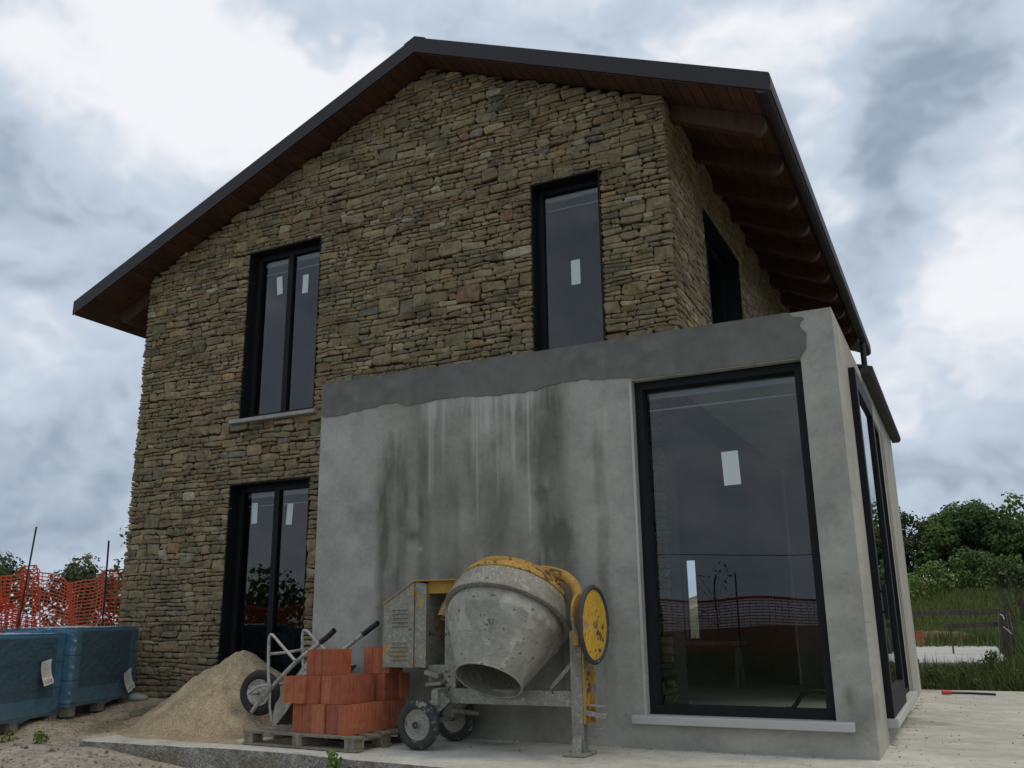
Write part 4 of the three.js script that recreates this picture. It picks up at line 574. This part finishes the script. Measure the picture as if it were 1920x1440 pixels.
{
  // left yard: net hung between leaning bars, slack and bunched
  const pa = poly([[-15.6, -1.6], [-13.6, -1.9], [-11.95, -2.05], [-11.2, -2.1], [-10.32, -2.1], [-9.95, -2.6], [-9.9, -3.4]]);
  const top = t => lerpList([[0, 1.72], [0.3, 1.72], [0.5, 1.70], [0.545, 1.86], [0.60, 1.72], [0.68, 1.56], [0.73, 1.60], [0.79, 1.72], [0.83, 1.74], [0.87, 1.56], [1, 1.45]], t);
  const fold = (t, v) => { const b = Math.exp(-(((t - 0.53) / 0.05) ** 2)) + Math.exp(-(((t - 0.87) / 0.03) ** 2)); return [0.05 * Math.sin(t * 60 + v * 4) + b * 0.12 * Math.sin(t * 210 + v * 3), b * 0.05 * Math.sin(t * 160), -0.03 * (1 - v) * Math.sin(t * 40)]; };
  tag(obj('safety_net', netGeo(pa, 0.072, 0.05, 0.017, 0.016, top, t => 0.25 + 0.1 * n2(t * 9, 3), fold, 0.02), mNet), 'slack orange safety net hanging behind the blue wrapped pallets', 'safety net');
  const pb = poly([[-12.5, -1.85], [-12.1, -2.0], [-11.75, -2.1]]);
  tag(obj('safety_net', netGeo(pb, 0.03, 0.04, 0.012, 0.014, t => 1.5 - 0.5 * t, t => 0.2, (t, v) => [0.08 * Math.sin(t * 40 + v * 6), 0.03 * Math.sin(t * 70), 0], 0.02), mNet), 'bunched up bundle of orange net sagging at the leaning bar', 'safety net');
  tag(obj('steel_bar', cyl([-12.05, groundH(-12, -2) - 0.1, -1.97], [-11.86, 2.42, -2.0], 0.013, 0.013, 8), mBar), 'thin dark steel bar leaning over, holding the slack orange net', 'steel bar', 'steel bars holding the net');
  tag(obj('steel_bar', cyl([-10.24, groundH(-10.24, -2) - 0.1, -2.05], [-10.31, 2.14, -2.05], 0.013, 0.013, 8), mBar), 'upright thin steel bar between net and stone house', 'steel bar', 'steel bars holding the net');
}
// ---------------------------------------------------------------- plants
const leafMat = (t = 0.35) => new THREE.MeshPhysicalMaterial({ vertexColors: true, roughness: 0.75, transmission: t, thickness: 0, ior: 1.2, side: THREE.DoubleSide });
const mLeaf = leafMat(0.3), mBark = std({ color: lin(0.075, 0.06, 0.045), map: rep(tWood, 0.5), bumpMap: rep(tStoneB, 0.4), bumpScale: 0.02, roughness: 1 });
function crown(seed, clumps, per, leaf, cols, droop = 0.2) {   // clumps: [x, y, z, r]
  const r = rng(seed), pos = [], col = [], nor = [], idx = [];
  for (const [cx, cy, cz, cr] of clumps) {
    const base = cols[Math.floor(r() * cols.length)], k = 0.75 + 0.5 * r(), n = Math.round(per * cr * cr);
    for (let i = 0; i < n; i++) {
      let x, y, z, l; do { x = r() * 2 - 1; y = r() * 2 - 1; z = r() * 2 - 1; l = Math.hypot(x, y, z); } while (l > 1 || l < 0.25);
      const q = Math.pow(l, -0.45) * (0.82 + 0.42 * r()); const p = new V3(cx + x * cr * q, cy + y * cr * q * 0.85, cz + z * cr * q), d = new V3(x + (r() - 0.5) * 1.3, y * 0.7 + 0.3 + (r() - 0.5), z + (r() - 0.5) * 1.3).normalize();
      const a = new V3(r() - 0.5, r() - 0.5 - droop, r() - 0.5).cross(d).normalize(), b = new V3().crossVectors(d, a), s = leaf * (0.6 + 0.8 * r()), w = s * (0.32 + 0.18 * r()), f = k * (0.75 + 0.5 * r()), v = pos.length / 3;
      for (const [sa, sb] of [[-1, 0], [0, 0.5], [1, 0.08], [0.05, -0.5]]) { const P = p.clone().addScaledVector(a, sa * s * 0.5).addScaledVector(b, sb * w * 2 * 0.8).addScaledVector(d, sa * sa * -0.08 * s); pos.push(P.x, P.y, P.z); nor.push(d.x, d.y, d.z); col.push(base[0] * f, base[1] * f, base[2] * f); }
      idx.push(v, v + 1, v + 2, v, v + 2, v + 3);
    }
  }
  const g = new THREE.BufferGeometry(); g.setAttribute('position', new THREE.Float32BufferAttribute(pos, 3)); g.setAttribute('color', new THREE.Float32BufferAttribute(col, 3)); g.setIndex(idx); g.computeVertexNormals(); return g;
}
const GREENS = [[0.106, 0.173, 0.044], [0.083, 0.143, 0.04], [0.134, 0.196, 0.052], [0.074, 0.127, 0.042]], LIGHTG = [[0.166, 0.247, 0.06], [0.134, 0.21, 0.054], [0.196, 0.247, 0.074]], DULL = [[0.097, 0.127, 0.06], [0.127, 0.134, 0.067], [0.083, 0.113, 0.058]];
function makeTree(name, label, x, z, H, Rc, seed, o = {}) {
  const r = rng(seed), gy = groundH(x, z), t = thing(name, label, o.cat || 'tree', [x, gy, z], 0, o.group);
  const stem = [], clumps = [], base = o.base === undefined ? 0.22 : o.base;
  const trunkH = H * 0.72; stem.push(tube([[0, -0.15, 0], [Rc * 0.05 * (r() - 0.5), trunkH * 0.35, Rc * 0.05], [Rc * 0.12 * (r() - 0.5), trunkH * 0.7, 0], [0.05, trunkH, 0]], H * 0.022 * (o.thin || 1), 14, 7));
  const n = o.n || 34;
  for (let k = 0; k < n; k++) {
    const a = r() * 6.283, v = Math.pow(r(), 0.8), yy = H * (base + (0.98 - base) * v), prof = Math.pow(Math.sin(Math.PI * clamp(0.14 + 0.8 * v)), 0.7), rad = Rc * prof * Math.sqrt(0.15 + 0.85 * r()), cr = (o.cr || 0.3) * Rc * (0.55 + 0.6 * r());
    const c = [Math.cos(a) * rad * 0.85, yy - cr * 0.4, Math.sin(a) * rad * 0.85, cr]; clumps.push(c);
    if (k % 2 === 0) { const y0 = Math.max(H * 0.08, yy * 0.55); stem.push(tube([[0, y0, 0], [c[0] * 0.5, mix(y0, c[1], 0.6), c[2] * 0.5], [c[0], c[1], c[2]]], H * 0.007 * (o.thin || 1), 7, 5)); }
  }
  obj('trunk', stem, mBark, t); const cm = shade(new THREE.Mesh(crown(seed + 5, clumps, o.per || 300, o.leaf || 0.2, o.cols || GREENS), mLeaf)); cm.name = 'crown'; t.add(cm); return t;
}
// trees on the rise behind the annex
makeTree('tree', 'tall round crowned tree in the middle of the hedge behind the meadow', 1.1, -51, 4.6, 2.7, 31, { n: 60, per: 260, leaf: 0.24, base: 0.05 });
makeTree('tree', 'yellowish crowned tree by the concrete annex gutter end, behind the meadow', -2.3, -52, 4.6, 2.2, 32, { n: 44, cols: [[0.075, 0.085, 0.03], [0.06, 0.075, 0.028]], per: 230, leaf: 0.22, base: 0.05 });
makeTree('tree', 'dark tree between the yellowish tree and the round crowned one', -0.6, -53, 4.1, 2.2, 33, { n: 44, cols: DULL, per: 260, leaf: 0.23, base: 0.03 });
makeTree('tree', 'loose twiggy tree behind the bundle of canes', 4.5, -50, 5.4, 2.7, 34, { n: 50, per: 190, leaf: 0.22, cr: 0.24, base: 0.1 });
makeTree('tree', 'low dark tree in the dip left of the twiggy tree', 3.0, -51.5, 3.6, 1.9, 35, { n: 36, per: 260, leaf: 0.22, base: 0.02, cols: DULL });
makeTree('tree', 'dense tree filling the hedge right of the twiggy tree', 5.9, -53, 5.3, 2.5, 38, { n: 46, per: 260, leaf: 0.23, base: 0.02 });
makeTree('tree', 'dark tree backing the dip in the hedge', 2.4, -55, 4.4, 2.3, 39, { n: 44, per: 250, leaf: 0.23, base: 0.02, cols: DULL });
makeTree('tree', 'pale green tree at the far end of the hedge', 7.6, -49, 5.6, 2.9, 36, { n: 46, per: 230, leaf: 0.23, base: 0.05 });
makeTree('tree', 'broad tree hiding behind the annex, end of the hedge', -5.6, -52, 5.2, 2.8, 37, { n: 40, per: 230, leaf: 0.24, base: 0.05 });
for (const [x, z, h, s, c, l] of [[-0.9, -45.5, 1.7, 1.5, LIGHTG, 'light green bush in front of the dark tree'], [0.9, -47, 2.1, 1.8, GREENS, 'mid green bush at the foot of the round crowned tree'], [-2.2, -43, 1.5, 1.4, LIGHTG, 'low bright bush at the edge of the annex wall'], [2.6, -46.5, 1.9, 1.6, GREENS, 'mid green bush below the dip in the hedge'], [4.4, -45, 2.0, 1.8, DULL, 'dull bush under the twiggy tree']]) makeTree('bush', l, x, z, h, s, Math.round(900 + x * 10), { n: 26, cat: 'bush', cols: c, per: 420, leaf: 0.17, base: 0.0 });
// trees off to the right, seen mirrored in the sliding door
for (const [x, z, h, s] of [[24, -9, 6.5, 3.2], [27, -15, 7, 3.6], [26, -21, 6.2, 3.2], [29, -28, 7, 3.6]]) makeTree('tree', 'leafy tree along the right hand edge of the plot', x, z, h, s, Math.round(400 + z), { n: 36, per: 130, leaf: 0.34, base: 0.03, group: 'trees along the right hand edge' });
// shrubs behind the slack net
makeTree('bush', 'dense shrub behind the bunched up net', -13.9, -2.6, 2.1, 1.5, 51, { cat: 'bush', n: 36, per: 2000, leaf: 0.08, cols: DULL, base: 0.02 });
makeTree('bush', 'broad shrub behind the net near the stone house', -13.2, -4.1, 2.0, 1.1, 52, { cat: 'bush', n: 44, per: 2400, leaf: 0.075, cols: DULL, base: 0.02 });
makeTree('bush', 'shrub with a green tip showing above the sagging net', -14.2, -4.6, 2.05, 0.75, 53, { cat: 'bush', n: 20, per: 420, leaf: 0.08, cols: LIGHTG, base: 0.02 });
makeTree('tree', 'young tree whose twigs reach past the stone house corner', -13.35, -5.3, 2.85, 0.85, 54, { n: 22, per: 190, leaf: 0.1, cr: 0.26, base: 0.35 });
makeTree('tree', 'young tree with a leafy branch beyond the leaning bar', -14.6, -2.4, 2.65, 1.0, 55, { n: 18, per: 150, leaf: 0.1, cr: 0.24, base: 0.4 });
// behind the camera: what the panes mirror
for (const [x, z, h, s] of [[-19, 13.5, 3.5, 1.9], [-16, 15, 4.2, 2.2], [-22, 15.5, 4.6, 2.3], [-13, 16.5, 3.4, 2.0]]) makeTree('tree', 'dark leafy tree beyond the taut orange net', x, z, h, s, Math.round(600 + x * 3), { n: 30, per: 150, leaf: 0.2, base: 0.02, group: 'trees beyond the taut net' });
makeTree('bush', 'thin upright shrub beyond the taut orange net', -5.6, 18, 2.5, 0.9, 71, { thin: 0.35, cat: 'bush', n: 16, per: 90, leaf: 0.07, base: 0.05, cols: DULL });
{
  const pa = poly([[-24, 9.6], [-14, 10.2], [-8, 10.6], [-4, 10.8], [2, 10.9]]);
  tag(obj('safety_net', netGeo(pa, 0.12, 0.075, 0.01, 0.018, t => 1.42 - 0.16 * t + 0.04 * Math.cos(t * 70), t => 0.34, (t, v) => [0.03 * Math.sin(t * 90 + v * 3), 0, 0], 0.05), mNet), 'long taut orange safety net facing the house across the track', 'safety net');
  for (const [x, z, h, l] of [[-20, 9.85, 1.7, 'far'], [-14, 10.22, 1.75, 'b'], [-9, 10.55, 1.7, 'c'], [-5.1, 10.78, 2.25, 'd'], [-3.4, 10.85, 1.8, 'e'], [1.5, 10.92, 2.2, 'f']]) tag(obj('steel_bar', cyl([x, groundH(x, z) - 0.1, z - 0.03], [x, h, z - 0.03], 0.016, 0.016, 8), mBar), 'upright steel bar of the long taut net', 'steel bar', 'steel bars of the long taut net');
  tag(obj('cable', tube([[-5.1, 2.24, 10.75], [-2, 2.1, 10.83], [1.5, 2.19, 10.89]], 0.008, 20, 6), mDark), 'thin black cable strung between two tall steel bars', 'cable');
}
// ---------------------------------------------------------------- weeds and meadow
function bladeGeo(n, h, w, seed, spread, bend = 0.35) { const r = rng(seed), pos = [], col = [], idx = [], nor = []; for (let k = 0; k < n; k++) { const a = r() * 6.283, x = (r() - 0.5) * spread, z = (r() - 0.5) * spread, H = h * (0.5 + 0.7 * r()), dx = Math.cos(a) * H * bend * r(), dz = Math.sin(a) * H * bend * r(), px = -Math.sin(a) * w / 2, pz = Math.cos(a) * w / 2, v = pos.length / 3, f = 0.7 + 0.6 * r(); pos.push(x - px, 0, z - pz, x + px, 0, z + pz, x + dx * 0.4 + px * 0.8, H * 0.6, z + dz * 0.4 + pz * 0.8, x + dx * 0.4 - px * 0.8, H * 0.6, z + dz * 0.4 - pz * 0.8, x + dx, H, z + dz); for (let q = 0; q < 5; q++) { col.push(f, f, f * 0.9); nor.push(Math.cos(a) * 0.6, 0.6, Math.sin(a) * 0.6); } idx.push(v, v + 1, v + 2, v, v + 2, v + 3, v + 3, v + 2, v + 4); } const g = new THREE.BufferGeometry(); g.setAttribute('position', new THREE.Float32BufferAttribute(pos, 3)); g.setAttribute('color', new THREE.Float32BufferAttribute(col, 3)); g.setIndex(idx); g.computeVertexNormals(); return g; }
function scatter(name, geo, list, cols, label, seed) {
  const m = shade(new THREE.InstancedMesh(geo, mLeaf, list.length)), r = rng(seed), M = new THREE.Matrix4(), q = new THREE.Quaternion(), c = new THREE.Color(); m.name = numbered(name);
  list.forEach(([x, z, s], i) => { q.setFromAxisAngle(new V3(0, 1, 0), r() * 6.283); M.compose(new V3(x, groundH(x, z) - 0.02, z), q, new V3(s, s * (0.8 + 0.5 * r()), s)); m.setMatrixAt(i, M); const k = cols[Math.floor(r() * cols.length)], f = 0.8 + 0.5 * r(); m.setColorAt(i, c.setRGB(k[0] * f, k[1] * f, k[2] * f)); });
  m.userData.kind = 'stuff'; m.userData.label = label; scene.add(m); return m;
}
{
  const r = rng(808), GR = [[0.08, 0.12, 0.035], [0.10, 0.14, 0.04], [0.065, 0.10, 0.032], [0.13, 0.14, 0.06]];
  const a = []; while (a.length < 2600) { const x = -1.4 + 6.5 * r(), z = -6.75 - 3.6 * r(); a.push([x, z, (0.6 + 0.5 * r()) * (x > 1 ? 1.25 : 1)]); }
  scatter('weeds', bladeGeo(14, 0.34, 0.012, 3, 0.16, 0.7), a, GR, 'tall green weeds behind the concrete slab', 1);
  const lv = []; { const c = []; for (let k = 0; k < 5; k++) c.push([(k - 2) * 0.03, 0.1 + 0.09 * k, 0.02 * ((k * 7) % 3 - 1), 0.09]); lv.push(...c); }
  const b = []; while (b.length < 260) { const x = -1.2 + 5.5 * r(), z = -6.9 - 3.5 * r(); b.push([x, z, 0.45 + 0.55 * r() * r()]); }
  scatter('leafy_weeds', crown(17, lv, 3600, 0.06, [[1, 1, 1], [0.8, 0.85, 0.7]], 0.1), b, GR, 'broad leaved weeds among the tall grass', 2);
  const m = []; while (m.length < 9000) { const z = -22 - 34 * Math.pow(r(), 0.8), x = -7 + 16 * r(); m.push([x, z, 0.7 + 0.9 * r()]); }
  scatter('meadow_grass', bladeGeo(12, 0.34, 0.03, 5, 0.6, 0.6), m, [[0.11, 0.15, 0.044], [0.14, 0.175, 0.055], [0.13, 0.145, 0.052]], 'long meadow grass on the rise', 3);
  const s = []; while (s.length < 1500) { const z = -13 - 10 * r(), x = 1.6 + 6 * r(); s.push([x, z, 0.8 + 0.9 * r()]); } while (s.length < 2100) { s.push([-1.5 + 4 * r(), -23.5 - 2.5 * r(), 0.7 + 0.6 * r()]); }
  scatter('tall_grass', bladeGeo(14, 0.5, 0.02, 9, 0.3, 0.6), s, GR, 'tall grass around the cane bundle', 4);
  // small weeds at the slab edge
  const wd = (x, z, h, label, seed, n) => { const g = crown(seed, Array.from({ length: n }, (_, k) => [0.03 * Math.sin(k * 2.1), h * (0.25 + 0.7 * k / n), 0.03 * Math.cos(k * 2.1), 0.035]), 16000, 0.035, LIGHTG, 0.1); const t = thing('weed', label, 'weed', [x, groundH(x, z), z]); const m = shade(new THREE.Mesh(g, mLeaf)); m.name = 'leaves'; t.add(m); obj('stem', tube([[0, -0.02, 0], [0.01, h * 0.5, 0], [0, h, 0.005]], 0.004, 6, 5), mLeaf.clone(), t).material.vertexColors = false; t.children[1].material.color = lin(0.06, 0.09, 0.03); };
  wd(-3.6, 1.36, 0.24, 'upright green weed growing at the slab edge before the pallet', 61, 7); wd(-3.38, 1.42, 0.15, 'smaller weed beside the upright weed at the slab edge', 62, 4); wd(-3.72, 1.42, 0.12, 'low spreading weed left of the upright weed at the slab edge', 63, 4);
  wd(-6.95, 1.55, 0.09, 'small weed in the dirt before the wrapped pallet', 64, 3); wd(-6.6, 1.5, 0.1, 'small weed where the slab end meets the dirt', 65, 4);
}
// ---------------------------------------------------------------- beyond the slab: foundation, mound, fence, canes
tag(obj('concrete_foundation', rb(3.6, 0.5, 10.2, 0.02).translate(-0.55, -0.2, -18.2), std({ color: lin(0.55, 0.54, 0.5), map: rep(tDust, 2.2), bumpMap: rep(tConcB, 0.9), bumpScale: 0.006, roughness: 0.95 })), 'pale bare concrete foundation slab in the weeds', 'foundation');
{
  const pos = [], idx = [], N = 40; for (let j = 0; j <= 20; j++) for (let i = 0; i < N; i++) { const a = i / N * 6.2832, t = j / 20, rx = 1.75, rz = 0.9, x = -0.1 + Math.cos(a) * rx * t, z = -24.6 + Math.sin(a) * rz * t; pos.push(x, groundH(x, z) + 0.6 * Math.pow(1 - t * t, 1.2) * (0.75 + 0.5 * fbm(x * 1.3, z * 1.3, 3, 4)) + 0.1 * (fbm(x * 6, z * 6, 3, 8) - 0.5) * (1 - t), z); }
  for (let j = 0; j < 20; j++) for (let i = 0; i < N; i++) { const n = (i + 1) % N, p = j * N + i, q = j * N + n; idx.push(p, q, p + N, q, q + N, p + N); }
  const g = new THREE.BufferGeometry(); g.setAttribute('position', new THREE.Float32BufferAttribute(pos, 3)); g.setIndex(idx); g.computeVertexNormals(); tag(obj('dirt_mound', g, std({ color: lin(0.27, 0.19, 0.12), map: rep(tDirt, 1.2), bumpMap: rep(tDirtB, 0.6), bumpScale: 0.04, roughness: 1 })), 'mound of brown soil behind the foundation slab', 'soil mound');
  const bs = thing('brick_stack', 'small stack of red bricks beside the soil mound', 'brick stack', [-1.0, 0.054, -22.9]); for (let k = 0; k < 5; k++) for (let q = 0; q < 2; q++) obj('brick', rb(0.24, 0.085, 0.12, 0.004).translate(q * 0.26 + (k % 2) * 0.03, 0.043 + k * 0.088, 0), mClay[(k + q) % 4], bs);
  const mOld = std({ color: lin(0.15, 0.13, 0.11), map: rep(tWood, 0.9), roughness: 0.95 }), rf = thing('rail_fence', 'old grey wooden rail fence before the soil mound', 'fence', [0, 0, -17.4]);
  obj('rail', rb(2.6, 0.12, 0.03, 0.004).rotateZ(0.012).translate(0.2, 0.99, 0), mOld, rf); obj('rail', rb(1.35, 0.11, 0.03, 0.004).rotateZ(0.04).translate(0.75, 0.70, 0.0), mOld, rf);
  for (const [x, h] of [[-0.9, 1.05], [0.22, 0.72]]) obj('post', bx(x - 0.02, x + 0.02, 0.046, h, -0.06, -0.017), mOld, rf); obj('post', bx(1.36, 1.44, -0.2, 1.08, -0.1, -0.02), mOld, rf);
  const cb = thing('cane_bundle', 'bundle of grey upright canes tied to the rail fence', 'canes', [1.36, -0.16, -17.25]), r = rng(12); for (let k = 0; k < 13; k++) { const x = -0.13 + 0.26 * k / 12 + 0.02 * r(), z = 0.1 * r(); obj('cane', cyl([x * 1.5, 0, z], [x * 0.8 + 0.02, 1.05 + 0.2 * r(), z], 0.022, 0.014, 6), k % 3 ? mOld : mPine, cb); }
  obj('tie', [tube([[-0.06, 1.1, 0.14], [0.0, 1.06, 0.15], [0.01, 0.98, 0.15]], 0.012, 10, 6), tube([[-0.03, 0.82, 0.15], [0.05, 0.75, 0.15], [0.12, 0.66, 0.14]], 0.01, 10, 6)], mPaper, cb);
  // bare thicket to the right of the canes
  const th = []; const q = rng(55); for (let k = 0; k < 70; k++) { const a = q() * 6.283, s = 0.1 + 0.75 * q(), H = 0.8 + 2.3 * q() * q(); th.push(tube([[Math.cos(a) * 0.25, -0.1, Math.sin(a) * 0.25], [Math.cos(a) * s * 0.6 + 0.1 * q(), H * 0.5, Math.sin(a) * s * 0.6], [Math.cos(a) * s, H, Math.sin(a) * s]], 0.008 + 0.02 * q() * q(), 6, 5)); }
  const bt = thing('bare_thicket', 'tangle of bare brown stems beside the cane bundle', 'shrub', [2.0, groundH(2, -19.5), -19.5]); obj('stems', th, std({ color: lin(0.07, 0.055, 0.042), roughness: 1 }), bt); const cm = shade(new THREE.Mesh(crown(77, Array.from({ length: 18 }, () => [q() - 0.5, 0.5 + 1.9 * q(), q() - 0.5, 0.22]), 240, 0.09, DULL), mLeaf)); cm.name = 'leaves'; bt.add(cm);
}
// ---------------------------------------------------------------- small things on the slab, in the yard and inside
{
  const t = thing('pipe_end', 'dark pipe with a bright red cap lying at the slab edge', 'pipe', [0.2, 0.004, -5.75], 0.3); obj('cap', cyl([0.05, 0.026, 0], [0.16, 0.026, 0], 0.026, 0.026, 16), std({ color: lin(0.55, 0.05, 0.03), roughness: 0.5 }), t); obj('pipe', tube([[0.16, 0.02, 0], [0.35, 0.018, 0.03], [0.52, 0.016, 0.12], [0.6, 0.016, 0.2]], 0.014, 16, 8), mDark, t);
  tag(obj('cable_loop', tube([[-1.02, 0.1, -2.36], [-0.97, 0.1, -2.3], [-0.93, 0.14, -2.3], [-0.85, 0.24, -2.3], [-0.74, 0.27, -2.32], [-0.6, 0.24, -2.35], [-0.5, 0.12, -2.4], [-0.45, 0.1, -2.4]], 0.022, 40, 8), mDark), 'black conduit looping up from the floor behind the picture window', 'conduit');
  const tb = thing('trestle_table', 'plank on trestles inside the dark room behind the picture window', 'table', [-2.45, 0.08, -5.0]); obj('plank', rb(0.95, 0.05, 0.4, 0.004).translate(0, 0.56, 0), mPine, tb); for (const x of [-0.4, 0.4]) for (const s of [-1, 1]) obj('leg', bar([x, 0.0, s * 0.2], [x, 0.54, s * 0.06], 0.04, 0.04), mPine, tb);
  // loose pebbles and crumbs, each too small to pick out
  const r = rng(303), g = new THREE.IcosahedronGeometry(1, 0), N = 2600, m = shade(new THREE.InstancedMesh(g, std({ color: 0xffffff, map: rep(tDust, 0.4), roughness: 1 }), N)), M = new THREE.Matrix4(), q = new THREE.Quaternion(), c = new THREE.Color(); m.name = 'gravel';
  for (let i = 0; i < N; i++) {
    const k = r(); let x, z, y, s = 0.004 + 0.014 * r() * r();
    if (k < 0.62) { x = -9 + 6.8 * r(); z = 1.3 + 1.9 * r(); y = groundH(x, z); if (x > -6.4 && z < 1.42) z += 0.2; y = groundH(x, z); s *= 1.5; } else if (k < 0.82) { x = -8.3 + 1.7 * r(); z = -0.4 + 1.7 * r(); y = groundH(x, z); } else if (k < 0.93) { x = -6.2 + 6 * r(); z = 0.03 + 1.15 * Math.pow(r(), 2.5); y = 0.0; s *= 0.55; } else { x = 0.03 + 1.6 * r() * r(); z = 0.4 - 6.6 * r(); y = 0; s *= 0.6; }
    q.set(r() - 0.5, r() - 0.5, r() - 0.5, r()).normalize(); M.compose(new V3(x, y + s * 0.2, z), q, new V3(s, s * (0.5 + 0.4 * r()), s * (0.7 + 0.5 * r()))); m.setMatrixAt(i, M); const f = 0.16 + 0.25 * r(); m.setColorAt(i, c.setRGB(f, f * 0.95, f * 0.84));
  }
  m.userData.kind = 'stuff'; m.userData.label = 'gravel and crumbs of mortar on the track and slab'; scene.add(m);
  // mortar droppings along the foot of the annex walls
  const dr = []; for (let k = 0; k < 130; k++) { const s = 0.004 + 0.03 * r() * r() * r(), front = k < 95, x = front ? -4.9 + 4.9 * r() : 0.02 + 0.1 * r() * r(), z = front ? 0.01 + 0.06 * r() * r() : -6 * r(); dr.push(new THREE.IcosahedronGeometry(s, 0).rotateY(r() * 6).rotateX(r() * 6).scale(1 + r(), 0.5 + 0.4 * r(), 0.8 + 0.5 * r()).translate(x, s * 0.1, z)); }
  const md = obj('mortar_crumbs', dr, mConc); md.userData.kind = 'stuff'; md.userData.label = 'dried mortar droppings along the foot of the annex';
  const rub = thing('rubble_heap', 'pale mortar lump by the corner of the stone house', 'rubble', [-7.95, groundH(-7.95, -0.62), -0.62]); for (let k = 0; k < 6; k++) { const s = 0.05 + 0.05 * r(); obj('lump', new THREE.IcosahedronGeometry(s, 1).scale(1.4, 0.6, 1).translate((k - 2.5) * 0.07, s * 0.35, 0.08 * r()), mConcPale, rub); }
}


renderer.render(scene, camera);
